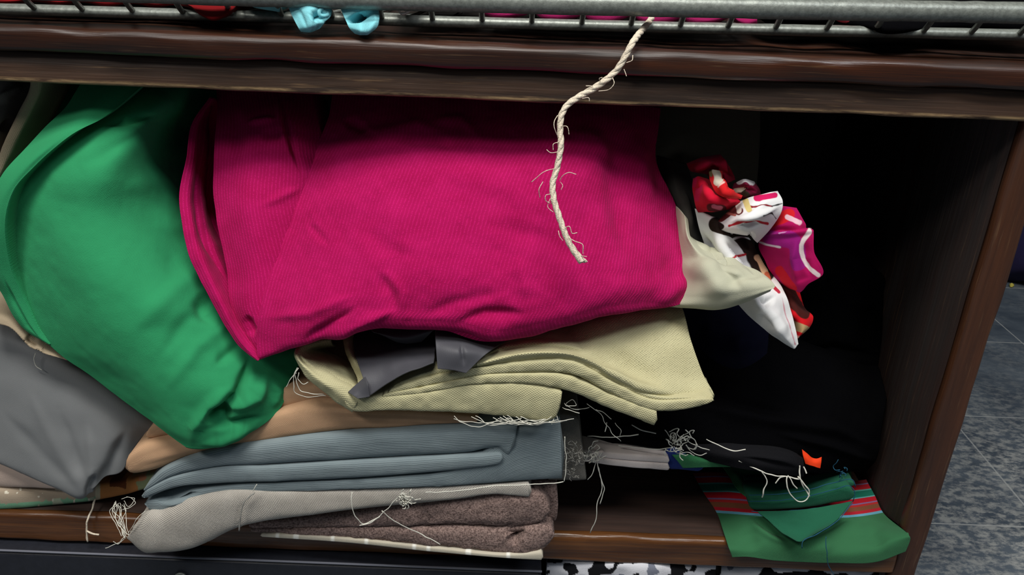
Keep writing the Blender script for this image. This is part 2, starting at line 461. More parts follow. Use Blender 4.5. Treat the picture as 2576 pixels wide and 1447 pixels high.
PRINTC = cloth('printed_cotton', (120, 160, 130), 'plain', .001, .0002, .1, use_print=True)
GLINEN = cloth('grey_linen', (124, 120, 112), 'weave', .0016, .0004, .3, .95)
WHITEC = cloth('white_cotton', (225, 212, 206), 'plain', .001, .0002, .1)
NAVY = cloth('navy_cloth', (14, 15, 30), 'plain', .001, .0003, .2, 1.0, 0, None, .04)
BLACK = cloth('black_cloth', (6, 6, 8), 'plain', .001, .0003, .2, 1.0, 0, None, .03)
BLACK2 = cloth('black_denim', (26, 26, 29), 'plain', .0013, .0004, .25, 1.0, 0, None, .05)
BLUE = cloth('blue_cloth', (34, 52, 120), 'plain', .001, .0002, .15)
STRIPEC = cloth('green_striped_cotton', (50, 120, 80), 'plain', .0009, .0002, .14, use_print=True)
DGREEN = cloth('dark_green_cotton', (34, 98, 72), 'plain', .0009, .0002, .18)
MGREEN = cloth('mid_green_cotton', (56, 122, 78), 'plain', .0009, .0002, .16)
FLORAL = cloth('floral_cotton', (230, 228, 224), 'plain', .0008, .0001, .06, .85, .08, use_print=True)
SAGE = cloth('sage_cloth', (186, 186, 164), 'plain', .0009, .0002, .1, .8)
DGREY = cloth('dark_grey_cloth', (62, 60, 56), 'plain', .001, .0002, .15)
OLIVE = cloth('olive_cloth', (96, 88, 74), 'plain', .0012, .0003, .2)
TAUPE = cloth('taupe_cloth', (112, 108, 102), 'plain', .0012, .0003, .2)
BEIGE = cloth('beige_cloth', (166, 150, 126), 'plain', .0012, .0003, .2)
RED = cloth('dark_red_cloth', (122, 8, 14), 'plain', .001, .0002, .12, .85, .1)
CYAN = cloth('cyan_cloth', (136, 214, 224), 'plain', .001, .0002, .1)
MAG = cloth('magenta_cloth', (168, 30, 96), 'plain', .001, .0002, .12)
CORAL = cloth('coral_cloth', (200, 60, 76), 'plain', .001, .0002, .12)
LEOP = cloth('black_white_print', (230, 230, 230), 'plain', .001, .0002, .05, use_print=True)
TWINE = plain('sisal_twine', (238, 224, 202), .9, 0, .1, .0008, 900, .3)
THREAD = plain('off_white_thread', (214, 212, 200), .9, 0, .1)
GTHREAD = plain('grey_thread', (150, 148, 142), .9, 0, .1)
BTHREAD = plain('blue_thread', (38, 84, 108), .9, 0, .1)
ORANGE = plain('orange_tag', (232, 62, 20), .7, 0, .2)
CRATE = plain('black_box_board', (34, 36, 44), .5, 0, .4, .0003, 120, .3)
CRATE_E = plain('pale_box_edge', (110, 112, 122), .6, 0, .3)  # lighter tone for the front edge of the lid
YEL = plain('yellow_scrap', (214, 200, 90), .8)

# ------------------------------------------------------------------ setting
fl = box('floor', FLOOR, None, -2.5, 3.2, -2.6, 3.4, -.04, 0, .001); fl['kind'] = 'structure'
wb = box('wall_back', plain('dim_plaster', (120, 118, 112), .9, 0, .2, .0005, 60), None, -2.5, 3.2, 3.4, 3.46, 0, 2.7, .001); wb['kind'] = 'structure'

# ------------------------------------------------------------------ wooden shelf unit
XL, XR, DEP = -.80, .394, .36
unit = thing('wooden_shelf_unit', 'dark stained wooden shelf unit holding a wire basket above and piled fabric below', 'shelf')
top_prof = [(DEP, .7165), (.03, .7165)] + [(.004, .717), (-.004, .7162)] + arc(-.006, .7105, .0065, 85, 180, 7) + [(-.0125, .7035)] + [(-.0110, .7000), (-.004, .6990)] + [(DEP, .6990)]
profile('upper_shelf', W_RAIL, unit, top_prof, XL - .06, .475, 460, .0010)
low_prof = [(.018, .6988), (-.0035, .6988), (-.005, .6975), (-.0055, .6880), (-.0058, .6800)] + arc(-.0035, .6790, .0022, 180, 270, 4) + [(.018, .6770)]
profile('shelf_rail', W_LOW, unit, low_prof, XL + .02, .3705, 460, .0007)
bot_prof = [(DEP, .274), (.008, .274)] + arc(.006, .268, .0062, 88, 178, 7) + [(-.0005, .256), (-.0002, .247)] + arc(.002, .2462, .0022, 180, 270, 4) + [(DEP, .244)]
profile('lower_shelf', wood('shaded_shelf_board', 'X', (30, 16, 9), (66, 37, 20), (.7, .9), .05), unit, [(DEP, .274), (.0085, .274), (.0085, .245), (DEP, .245)], XL + .02, .3705, 120, .0004)  # darker wood stands in for the shade under the pile
profile('lit_shelf_front', W_SHELF, unit, [(.0083, .274)] + bot_prof[2:-1] + [(.0083, .244)], XL + .02, .3705, 420, .0008)  # front of the same board, split off to keep its lit tone
base_prof = [(DEP, .070), (.004, .070), (0, .066), (0, .044), (.003, .040), (DEP, .040)]
profile('base_shelf', W_SHELF, unit, base_prof, XL + .02, .3705, 120, .0006)
W_EDGE = wood('worn_lit_panel_edge', 'Z', (46, 26, 17), (118, 72, 45), (.35, .6), .3)  # wear, plus light on the panel front painted as paler wood
def sweep_z(name, mat, sec, zt):
    zs = np.linspace(0.0, zt, 260); s = np.array(sec); n = len(s)
    V = np.stack([np.repeat(s[:, :1], 260, 1), np.repeat(s[:, 1:], 260, 1), np.repeat(zs[None], n, 0)], -1)
    S = V*np.array([1, 1, .25]); V[..., 0] += .0009*noise(S, .01, 2); V[..., 1] += .0007*noise(S, .008, 4)
    f = grid_faces(n, 260, 0, False, wrap=True); f.append([j*260 for j in range(n)][::-1]); f.append([j*260 + 259 for j in range(n)])
    return link(name, V.reshape(-1, 3), f, mat, unit)
def side(x0, x1, zt, name='side_panel'):
    if name == 'side_panel':
        sweep_z('lit_panel_front', W_EDGE, [(x0, .0105), (x0, .006)] + [(x0 + .004 - .004*math.cos(a), .005 - .005*math.sin(a)) for a in np.linspace(.2, 1.57, 5)] + [(x1 - .003 + .003*math.sin(a), .004 - .004*math.cos(a)) for a in np.linspace(0, 1.57, 5)] + [(x1, .0105)], zt)  # panel front split off to carry the painted lit tone
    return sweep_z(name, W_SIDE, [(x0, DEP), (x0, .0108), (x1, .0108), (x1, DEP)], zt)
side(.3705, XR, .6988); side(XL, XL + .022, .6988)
side(.3705, XR, 1.25, 'upper_side_panel').location.z = 0
ob = bpy.data.objects['upper_side_panel']
for v in ob.data.vertices: v.co.z = .7168 + v.co.z*.43; v.co.y += .02; v.co.x += .078
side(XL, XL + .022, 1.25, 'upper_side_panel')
for v in bpy.data.objects['upper_side_panel.001'].data.vertices: v.co.z = .7168 + v.co.z*.43; v.co.y += .02; v.co.x -= .058
box('back_panel', W_BACK, unit, XL - .055, XR + .074, DEP - .002, DEP + .010, .02, 1.25)

# ------------------------------------------------------------------ wire basket and its contents
bk = thing('wire_basket', 'galvanised wire basket standing on the upper shelf, packed with folded cloths', 'basket')
def bar(name, pts, r, flat=1.0, n=240):
    W = np.array([P(*q) for q in spline(pts, n)])
    v, f = tube_geo(W, r*(1 + .05*noise(W, .01, 3)), 12)
    v = np.asarray(v); c = np.tile(W, (12, 1)); v[:, 1] = c[:, 1] + (v[:, 1] - c[:, 1])*flat
    return link(name, v, f, GALV, bk)
TOPY, LOWY = -.004, .026
def top_y(x): return -30 + (x/2576)*62
def low_y(x): return 22 + (x/2576)*66
bar('front_rim', [(-120, top_y(-120), TOPY), (1288, top_y(1288) + 6, TOPY), (2720, top_y(2720), TOPY)], .0072)
bar('bottom_rail', [(-120, low_y(-120), LOWY), (1288, low_y(1288) + 4, LOWY), (2720, low_y(2720), LOWY)], .0040, 1.3)
wx = [86, 207, 333, 459, 583, 708, 835, 960, 1088, 1213, 1338, 1464, 1588, 1712, 1832, 1952, 2080, 2202, 2324, 2444, 2566]
for x in [-40] + wx + [2690]:
    lean = (x - 1290)*.030
    a = P(x + lean, top_y(x + lean) + 8, TOPY + .003); b = P(x, low_y(x) - 4, LOWY - .004); m = (a + b)/2 + np.array([0, 0, -.001])
    W = spline(np.array([a, m, b]), 14)
    v, f = tube_geo(W, .0021, 8); link('wire', v, f, GALV, bk)
a0, b0 = P(-120, low_y(-120), LOWY), P(2720, low_y(2720), LOWY)
ps = []
for t in np.linspace(.01, .99, 26):
    q = a0 + (b0 - a0)*t; ps.append(tube_geo(np.array([q, [q[0], .16, .7195], [q[0], .31, .7195]]), .0015, 6))
for y in (.11, .2, .3):
    ps.append(tube_geo(np.array([[a0[0], y, .7205], [b0[0], y, .7205]]), .0018, 6))
v, f = merge(ps); link('bottom_mesh', v, f, GALV, bk)
ta, tb = P(-120, top_y(-120), TOPY), P(2720, top_y(2720), TOPY)
v, f = tube_geo(spline(np.array([[ta[0], .0, ta[2]], [ta[0], .16, .78], [ta[0], .318, .79]]), 10), .004, 8); link('side_rim', v, f, GALV, bk)
v, f = tube_geo(np.array([[ta[0], .322, .79], [tb[0], .322, .79]]), .004, 8); link('back_rim', v, f, GALV, bk)

LIM.update(z=.7185, y=.315, x=.42)
G = 'folded cloths in the wire basket'
def pillow(x0, x1, mat, name, label, bottoms, ytop, d0=.034, back=.16, extra=()):
    """a soft bundle lying in the basket: its front shows under the rim"""
    n = len(bottoms)
    bt = [(q[0], q[1], q[2] if len(q) > 2 else d0) for q in bottoms]
    rows = [[(x, ytop, d0 + .055) for x, _, _ in bt], [(x, ytop + 14, d0 + .018) for x, _, _ in bt],
            [(x, y*.45 + ytop*.25, (d0 + d)/2) for x, y, d in bt], [(x, y - 6, d - .003) for x, y, d in bt], [(x, y, d + .004) for x, y, d in bt]]
    o = sheet(name, mat, None, rows, 40 + 14*n, 26, nz=((.0018, .03), (.0006, .01)), puff=back, thick=.004)
    return tag(o, label, 'cloth', G)
pillow(-60, 640, RED, 'red_cloth', 'dark red cloth at the left end of the wire basket, one fold poking down', [(-60, 8), (30, 12), (86, 6), (150, 14), (207, 8), (270, 17), (333, 12), (390, 20), (440, 16, .026), (478, 22, .014), (506, 42, .006), (536, 54, .002), (566, 44, .006), (588, 28, .014), (600, 12, .026)], -55)
pillow(955, 1075, WHITEC, 'white_cloth', 'small white cloth tip showing in the wire basket beside the cyan cloth', [(988, 8, .010), (998, 30, .006), (1012, 42, .004), (1028, 36, .006), (1046, 18, .008), (1056, 8, .010)], -30, .03)
pillow(1060, 1215, DGREY, 'brown_cloth', 'dark brown cloth in the basket between the white and magenta cloths', [(1052, 10), (1088, 14), (1150, 18), (1206, 20)], -40)
mb = []
for k, (xa, xb) in enumerate(zip([1205, 1338, 1464, 1588, 1712, 1834], [1338, 1464, 1588, 1712, 1834, 1928])):
    yc = 46 + k*4.4
    mb += [(xa + 4, yc - 16), (xa + 22, yc - 4), ((xa + xb)/2, yc + 3), (xb - 22, yc - 4)]
pillow(1200, 1930, MAG, 'magenta_cloth', 'long magenta cloth bulging between the basket wires above the twine', mb, -35)
pillow(2060, 2190, CORAL, 'coral_cloth', 'small coral cloth loop at the right part of the wire basket', [(2086, 40), (2100, 54), (2125, 62), (2150, 62), (2164, 52), (2168, 40)], -6, .040, .05)
pillow(1930, 2700, BLACK, 'black_cloth', 'black cloth filling the right end of the wire basket and sagging over its lower rail', [(1930, 62), (2000, 66), (2100, 70), (2180, 78, .026), (2235, 90, .012), (2290, 84, .018), (2400, 80), (2560, 86), (2690, 92)], -30, .05)
cy = thing('cyan_cloth', 'pale cyan cloth drooping in rounded loops through the basket wires', 'cloth', G)
sheet('fold', CYAN, cy, [[(596, -30, .045), (640, -34, .04), (712, -30, .045)], [(598, -6, .020), (650, -8, .012), (708, -6, .016)], [(606, 6, .012), (650, 12, .004), (704, 16, .008)], [(640, 18, .012), (670, 24, .006), (702, 29, .010)]], 70, 40, nz=((.0008, .02),), puff=.09, thick=.003)
sheet('loop', CYAN, cy, [[(716, -32, .045), (770, -34, .04), (832, -30, .045)], [(720, -4, .010), (770, 2, .002), (826, 0, .006)], [(726, 18, .0), (776, 20, -.010), (831, 20, -.003)], [(738, 46, -.006), (784, 44, -.014), (830, 42, -.006)], [(752, 72, -.010), (784, 70, -.014), (814, 60, -.008)], [(757, 79, -.008), (780, 81, -.008), (803, 73, -.008)]], 110, 110, creases=[([(806, 22), (800, 40), (792, 56)], 13, -.014), ([(744, 10), (774, 76)], 5, -.0010), ([(725, 12), (826, 12)], 6, .002)], nz=((.0005, .02),), thick=.002, puff=.012)
sheet('loop', CYAN, cy, [[(842, -30, .045), (900, -30, .04), (945, -28, .045)], [(850, 4, .006), (896, 8, .0), (940, 4, .004)], [(857, 22, -.002), (900, 26, -.006), (951, 30, -.003)], [(870, 52, -.008), (908, 54, -.008), (953, 54, -.007)], [(881, 74, -.010), (910, 77, -.014), (943, 74, -.009)], [(892, 85, -.008), (906, 88.5, -.010), (924, 86, -.009)]], 110, 110, creases=[([(900, 30), (908, 54)], 19, -.022), ([(852, 12), (930, 14)], 7, .003), ([(942, 30), (946, 56), (922, 80), (898, 82)], 7, .002)], nz=((.0005, .02),), thick=.002, puff=.012)
W = path([(812, 22, -.006), (803, 28, -.008), (805, 37, -.008), (815, 40, -.007), (825, 36, -.006), (822, 28, -.004), (814, 28, -.004)], 40)
v, f = tube_geo(W, .0014, 8); link('curl', v, f, CYAN, cy)

LIM.update(z=None)
# ------------------------------------------------------------------ twine
tw = thing('twine', 'frayed natural twine hanging from the basket over the shelf rail and pink knit', 'twine')
TP = [(1640, 44, .020), (1629, 60, .010), (1612, 80, -.004), (1591, 108, -.020), (1578, 132, -.023), (1564, 158, -.024), (1548, 180, -.024), (1528, 198, -.025), (1493, 223, -.026), (1462, 240, -.028), (1443, 252, -.030), (1424, 268, -.032), (1413, 288, -.034), (1409, 320, -.036), (1411, 364, -.040), (1407, 395, -.042), (1400, 427, -.044), (1391, 458, -.047), (1391, 490, -.050), (1400, 526, -.053), (1410, 556, -.056), (1419, 582, -.058), (1432, 612, -.060), (1446, 634, -.062), (1464, 658, -.064)]
CL = path(TP, 520)
al = np.r_[0, np.cumsum(np.linalg.norm(np.diff(CL, axis=0), axis=1))]
t = np.gradient(CL, axis=0); t /= np.linalg.norm(t, axis=1, keepdims=True)
uu = np.cross(t, [.2, .95, .1]); uu /= np.linalg.norm(uu, axis=1, keepdims=True); vv = np.cross(t, uu)
fl_ = 1 + .25*np.clip((al - al[-1] + .012)/.012, 0, 1)
for k in range(3):
    a = al/.0125*TAU/1.6 + k*TAU/3
    W = CL + (uu*np.cos(a)[:, None] + vv*np.sin(a)[:, None])*(.00085*fl_)[:, None]
    v, f = tube_geo(W, .00150*(1 + .12*noise(W, .004, k))*fl_, 10); link('strand', v, f, TWINE, tw)
fib = [[(1395, 424, -.046), (1385, 426, -.05), (1362, 437, -.052), (1337, 459, -.05)], [(1366, 457, -.05), (1356, 478, -.052), (1358, 497, -.05)], [(1385, 487, -.052), (1372, 492, -.055), (1372, 503, -.055), (1384, 512, -.053)],
       [(1408, 455, -.048), (1416, 442, -.052), (1430, 434, -.054), (1450, 438, -.055)], [(1410, 458, -.048), (1416, 468, -.05), (1412, 478, -.05)], [(1403, 290, -.036), (1394, 306, -.04), (1399, 332, -.042), (1406, 346, -.04)],
       [(1413, 318, -.038), (1426, 318, -.042), (1431, 339, -.042)], [(1406, 357, -.041), (1392, 362, -.044), (1391, 378, -.044)], [(1375, 376, -.044), (1384, 384, -.045), (1404, 383, -.042)],
       [(1541, 196, -.027), (1546, 208, -.03), (1530, 226, -.031), (1506, 229, -.028)], [(1510, 205, -.027), (1508, 198, -.029), (1516, 194, -.029)], [(1474, 216, -.029), (1492, 216, -.028)], [(1464, 248, -.031), (1482, 248, -.034), (1482, 256, -.034)],
       [(1592, 140, -.024), (1590, 152, -.027), (1576, 158, -.026)], [(1570, 175, -.026), (1576, 192, -.028)], [(1430, 598, -.06), (1446, 606, -.064), (1466, 616, -.066), (1467, 640, -.066)], [(1404, 580, -.058), (1408, 595, -.06), (1416, 606, -.06)], [(1452, 642, -.062), (1476, 645, -.068)],
       [(1420, 575, -.058), (1432, 570, -.06), (1440, 588, -.06), (1452, 586, -.06)], [(1384, 500, -.052), (1378, 520, -.054), (1392, 534, -.055)]]
threads('frayed_fibre', TWINE, tw, fib, .00028, 22, .0003)
threads('frayed_end', TWINE, tw, [[(1464 + dx, 652, -.064), (1466 + dx*1.6, 662 - abs(dx)*.4, -.064)] for dx in (-7, -5, -3, -1, 1, 3, 5, 7)], .0006, 6, .0004)

LIM.update(z=.2748, y=.354, x=.3685)
def tilt(rows, k=5.2e-5, y0=800):
    return [[(x, y, d + max(0, y0 - y)*k) for x, y, d in r] for r in rows]
def shift(rows, s):
    return [[(x, y, d + s) for x, y, d in r] for r in rows]
# ------------------------------------------------------------------ big green fabric
gr = thing('green_fabric', 'large bright green fabric bundle slumped at the left of the pile', 'fabric')
rows = [[(330, 190, .042), (440, 200, .048), (560, 212, .12), (770, 226, .18)], [(300, 245, .016), (410, 255, .018), (530, 265, .110), (770, 280, .18)], [(225, 300, .000), (360, 310, .000), (500, 330, .102), (770, 345, .18)],
        [(140, 345, -.008), (310, 370, -.014), (475, 390, .070), (770, 410, .24)], [(55, 420, -.014), (270, 450, -.024), (450, 470, .044), (770, 500, .24)], [(5, 490, -.014), (235, 530, -.026), (445, 560, .022), (770, 590, .22)],
        [(-8, 590, -.008), (230, 640, -.034), (465, 670, .002), (775, 690, .16)], [(12, 690, -.006), (250, 740, -.038), (515, 780, -.016), (780, 780, .08)], [(62, 780, -.008), (290, 830, -.042), (560, 860, -.024), (770, 870, .016)],
        [(122, 862, -.014), (330, 910, -.045), (580, 930, -.036), (752, 915, .0)], [(224, 944, -.022), (390, 985, -.048), (600, 985, -.044), (722, 968, -.014)], [(330, 1024, -.032), (430, 1045, -.050), (590, 1050, -.045), (704, 1026, -.024)],
        [(416, 1086, -.042), (465, 1100, -.051), (580, 1095, -.045), (656, 1070, -.034)], [(470, 1126, -.048), (490, 1129, -.049), (540, 1122, -.046), (600, 1098, -.040)]]
cr = [([(515, 1056), (545, 1046), (588, 1034)], 17, -.016), ([(482, 1115), (490, 1075), (532, 1020), (590, 968)], 16, .006), ([(628, 905), (600, 1000), (545, 1034)], 13, -.010), ([(672, 945), (644, 998), (566, 1030)], 16, .007), ([(520, 1078), (600, 1062), (665, 1046)], 10, -.005), ([(500, 1118), (560, 1108), (640, 1072)], 10, .004), ([(684, 960), (700, 985), (682, 1030)], 12, .003),
      ([(470, 560), (420, 700)], 40, -.003), ([(560, 640), (440, 730), (330, 840)], 26, .0028), ([(570, 720), (470, 810), (400, 900)], 22, -.0028), ([(600, 800), (500, 870), (420, 980)], 20, .003), ([(610, 860), (540, 920)], 14, -.004), ([(370, 330), (280, 370), (200, 420)], 20, -.003), ([(400, 290), (330, 300), (262, 318)], 9, -.004), ([(300, 480), (480, 430)], 30, .002), ([(505, 730), (520, 790), (545, 820)], 22, -.006)]
sheet('main_fold', GREEN, gr, tilt(rows), 300, 360, cr, ((.0018, .07), (.0006, .022), (.0002, .007)), .003, .12)
rows = [[(215, 190, .05), (290, 196, .04), (372, 205, .045)], [(172, 258, .034), (245, 250, .024), (328, 243, .030)], [(112, 318, .02), (180, 312, .008), (258, 298, .012)], [(56, 380, .008), (112, 368, -.004), (176, 342, -.002)], [(6, 440, -.004), (44, 436, -.012), (90, 415, -.010)],
        [(-40, 540, -.01), (-5, 520, -.016), (32, 486, -.016)], [(-60, 640, -.012), (-20, 620, -.018), (13, 585, -.018)], [(-30, 690, -.012), (0, 690, -.016), (28, 680, -.015)], [(6, 740, -.010), (30, 744, -.014), (50, 732, -.013)], [(37, 799, -.011), (55, 800, -.015), (72, 776, -.013)], [(78, 842, -.013), (92, 846, -.017), (101, 832, -.015)], [(120, 867, -.016), (124, 868, -.017), (130, 862, -.016)]]
sheet('outer_fold', GREEN, gr, rows, 90, 300, [([(8, 700), (34, 760), (66, 818), (100, 856)], 5, -.003)], ((.0009, .05), (.0003, .015)), .004, .03)
rows = [[(96, 185, .10), (160, 190, .10), (240, 195, .12)], [(86, 235, .09), (150, 245, .09), (220, 255, .11)], [(52, 320, .075), (110, 330, .075), (190, 330, .10)], [(10, 410, .055), (60, 430, .06), (130, 430, .09)], [(-20, 470, .05), (20, 480, .055), (80, 490, .08)]]
sheet('inner_fold', GREEN, gr, tilt(rows), 50, 80, [([(140, 215), (110, 290), (55, 360)], 9, -.008)], thick=.003, puff=.05)

tp = thing('taupe_fabric', 'taupe fabric with a pale folded edge standing behind the green fabric at far left', 'fabric')
sheet('panel', TAUPE, tp, shift([[(-60, 170, .11), (20, 180, .10), (90, 185, .115)], [(-60, 250, .10), (10, 255, .085), (74, 250, .105)], [(-60, 330, .09), (-10, 330, .07), (36, 320, .09)], [(-60, 420, .08), (-20, 420, .06), (10, 410, .075)]], -.03), 60, 70, [([(62, 205), (-10, 260)], 10, .006), ([(40, 300), (0, 330)], 9, -.008)], thick=.003, puff=.08)
slab('pale_edge', BEIGE, tp, [(74, 180, 106, 192), (72, 222, 100, 232), (42, 288, 70, 298), (10, 352, 38, 362), (-12, 412, 10, 420), (-30, 450, -8, 458)], L=.05, nu=60, ns=14, d=.030)
o = sheet('beige_fabric', BEIGE, None, [[(-40, 735, .03), (60, 745, .03), (180, 800, .04), (300, 880, .04)], [(-40, 772, .01), (30, 785, .008), (130, 850, .01), (240, 925, .012)], [(-40, 800, -.002), (20, 808, -.006), (90, 862, -.01), (190, 912, -.014)], [(-40, 812, -.004), (20, 822, -.009), (80, 876, -.014), (175, 908, -.016)]], 90, 40, [([(60, 850), (95, 868)], 12, -.006), ([(84, 880), (110, 890)], 8, .004)], thick=.003, puff=.05)
tag(o, 'beige fabric edge peeking out under the green fabric at far left', 'fabric')

# ------------------------------------------------------------------ pink knit bundle
pk = thing('pink_knit_fabric', 'folded bright pink ribbed knit fabric in the middle of the shelf', 'fabric')
rows = [[(835, 235, .06), (1000, 240, .045), (1250, 247, .045), (1500, 257, .05), (1662, 272, .08)], [(822, 300, .036), (1000, 306, .020), (1250, 311, .020), (1500, 320, .024), (1655, 330, .06)], [(775, 410, .018), (980, 400, -.002), (1250, 400, -.006), (1500, 410, .0), (1648, 405, .045)],
        [(735, 510, .003), (960, 500, -.018), (1250, 500, -.023), (1520, 500, -.012), (1690, 490, .035)], [(705, 600, -.009), (930, 600, -.031), (1250, 600, -.036), (1540, 590, -.025), (1728, 580, .025)], [(674, 700, -.021), (910, 700, -.043), (1250, 700, -.047), (1560, 680, -.037), (1757, 672, .010)],
        [(654, 790, -.031), (770, 785, -.044), (880, 772, -.049), (1050, 775, -.051), (1230, 785, -.052), (1400, 765, -.050), (1560, 735, -.044), (1752, 728, -.004)],
        [(645, 860, -.037), (750, 842, -.047), (870, 810, -.050), (1050, 808, -.051), (1140, 812, -.051), (1220, 832, -.052), (1400, 800, -.049), (1540, 766, -.043), (1722, 760, -.012)],
        [(649, 903, -.040), (756, 868, -.044), (880, 832, -.045), (1060, 828, -.046), (1140, 833, -.046), (1215, 855, -.047), (1330, 846, -.045), (1420, 818, -.043), (1540, 790, -.038), (1690, 772, -.016)],
        [(655, 896, -.025), (756, 858, -.02), (880, 822, -.02), (1060, 818, -.02), (1140, 823, -.02), (1215, 845, -.02), (1330, 836, -.02), (1420, 808, -.02), (1540, 780, -.015), (1685, 762, .0)]]
cr = [([(1530, 300), (1548, 420), (1560, 560), (1580, 660)], 30, -.005), ([(1600, 330), (1612, 430), (1640, 520)], 24, .005), ([(1420, 330), (1500, 350), (1560, 420)], 18, .0035), ([(900, 320), (960, 335), (1050, 315), (1120, 330)], 16, .0032), ([(980, 350), (1100, 352), (1150, 380)], 14, -.003), ([(1080, 305), (1160, 300), (1210, 345)], 14, .003), ([(860, 300), (930, 330)], 12, -.004),
      ([(880, 560), (1000, 640), (960, 760)], 26, -.0025), ([(940, 680), (985, 740), (990, 800)], 18, -.0025), ([(960, 670), (1010, 740), (1015, 800)], 16, .002), ([(770, 560), (830, 620)], 12, -.0016), ([(1100, 430), (1260, 470), (1400, 540)], 30, .0025), ([(1200, 560), (1380, 600), (1500, 680)], 26, -.0025), ([(660, 800), (780, 790), (900, 740)], 14, .003), ([(760, 860), (860, 800), (900, 770)], 14, -.005), ([(800, 862), (900, 815), (1000, 780)], 12, .004),
      ([(1140, 820), (1220, 790), (1330, 790)], 16, -.004), ([(1640, 770), (1690, 740), (1740, 690)], 18, .003), ([(1660, 640), (1700, 680), (1690, 730)], 24, -.002), ([(1050, 800), (1150, 760), (1280, 730)], 18, -.0025), ([(1300, 640), (1330, 760)], 20, .0025)]
sheet('front_flap', PINK, pk, tilt(rows), 420, 330, cr, ((.0022, .06), (.0011, .02), (.0003, .006)), .003, .13)
rows = [[(545, 225, .07), (650, 228, .055), (720, 230, .055), (784, 235, .065)], [(546, 300, .036), (640, 300, .026), (720, 300, .022), (804, 325, .034)], [(538, 400, .02), (640, 410, .008), (750, 430, .008), (850, 440, .03)], [(536, 490, .01), (640, 500, -.005), (730, 510, .0), (830, 520, .02)], [(552, 590, .0), (640, 600, -.014), (710, 600, -.010), (800, 610, .01)],
        [(572, 690, -.01), (640, 700, -.022), (690, 700, -.020), (780, 710, .0)], [(582, 770, -.018), (625, 780, -.028), (660, 780, -.028), (740, 780, -.010)], [(612, 840, -.026), (635, 845, -.032), (652, 850, -.034), (700, 850, -.020)], [(640, 893, -.034), (648, 897, -.036), (655, 900, -.037), (670, 895, -.030)]]
sheet('middle_fold', PINK, pk, tilt(rows), 130, 280, [([(706, 235), (722, 330), (748, 410), (768, 455)], 7, -.004), ([(694, 235), (710, 330), (738, 414)], 8, .002), ([(655, 520), (760, 470)], 12, .002), ([(620, 310), (700, 298)], 8, .003), ([(650, 345), (720, 335)], 14, -.003), ([(590, 260), (600, 420)], 20, -.003), ([(618, 790), (640, 850)], 10, -.005)], ((.0010, .04), (.0005, .013)), .003, .08)
rows = [[(527, 246, .05), (534, 249, .05), (542, 252, .056), (570, 258, .074)], [(489, 298, .034), (503, 297, .037), (516, 298, .066), (590, 300, .082)], [(468, 400, .016), (487, 400, .020), (507, 402, .056), (595, 410, .074)], [(451, 490, .004), (476, 492, .007), (502, 495, .048), (605, 500, .066)], [(459, 570, -.004), (486, 574, -.003), (512, 578, .034), (610, 590, .052)], [(478, 650, -.012), (512, 655, -.013), (545, 660, .008), (615, 670, .026)], [(524, 742, -.020), (548, 744, -.023), (575, 745, -.012), (630, 745, .004)], [(569, 825, -.028), (586, 826, -.031), (604, 826, -.026), (640, 825, -.012)], [(610, 880, -.036), (622, 880, -.039), (632, 879, -.038), (652, 875, -.030)], [(646, 908, -.043), (649, 908, -.044), (652, 906, -.042), (656, 902, -.038)]]
sheet('rolled_edge', PINK, pk, tilt(rows), 60, 280, [([(500, 480), (512, 560)], 8, -.003)], ((.0007, .03), (.0005, .009)), .004, .02)

# ------------------------------------------------------------------ cream woven fabric
cm = thing('cream_woven_fabric', 'thick cream basket-weave fabric folded in layers beneath the pink knit', 'fabric')
rows = [[(1180, 850, .05), (1330, 815, .05), (1520, 760, .05), (1695, 735, .055)], [(1185, 875, .0), (1340, 845, .0), (1545, 802, -.002), (1722, 790, .006)], [(1190, 900, -.032), (1335, 866, -.03), (1560, 868, -.022), (1742, 870, -.012)], [(1195, 912, -.042), (1320, 884, -.042), (1480, 888, -.038), (1600, 925, -.032), (1772, 950, -.024)], [(1200, 920, -.046), (1312, 896, -.047), (1440, 897, -.047), (1560, 950, -.045), (1645, 988, -.042), (1797, 994, -.034)], [(1200, 926, -.04), (1312, 910, -.042), (1440, 910, -.042), (1545, 962, -.042), (1650, 1002, -.039), (1796, 1002, -.032)]]
sheet('top_flap', CREAM, cm, rows, 200, 150, [([(1440, 880), (1560, 910), (1680, 980)], 26, -.005), ([(1480, 905), (1600, 968), (1700, 992)], 14, .003), ([(1380, 830), (1500, 860)], 30, -.003)], ((.0012, .04), (.0004, .01)), .004, .015)
slab('fold_layer', CREAM, cm, [(985, 972, 988, 984), (1060, 941, 1060, 954), (1130, 924, 1130, 938), (1210, 908, 1210, 924), (1310, 896, 1310, 911), (1430, 896, 1440, 910), (1550, 953, 1550, 966), (1640, 996, 1640, 1007), (1740, 1000, 1740, 1006), (1795, 997, 1795, 1003)], L=.03, d=-.044, nz=((.0005, .03), (.0006, .006)))
slab('fold_layer', CREAM, cm, [(975, 984, 976, 993), (1060, 955, 1060, 975), (1130, 940, 1130, 962), (1210, 926, 1210, 945), (1310, 913, 1310, 940), (1440, 912, 1440, 945), (1550, 968, 1540, 994), (1640, 1009, 1640, 1034), (1740, 1007, 1740, 1029), (1797, 1002, 1795, 1012)], L=.03, d=-.047, nz=((.0005, .03), (.0006, .006)))
slab('fold_layer', CREAM, cm, [(962, 993, 962, 1001), (1060, 976, 1060, 990), (1210, 947, 1210, 967), (1310, 942, 1310, 967), (1420, 946, 1420, 984), (1540, 996, 1540, 1034), (1610, 1022, 1600, 1056), (1656, 1036, 1650, 1077)], L=.03, d=-.048, ends=(.006, .002), nz=((.0005, .03), (.0006, .006)))
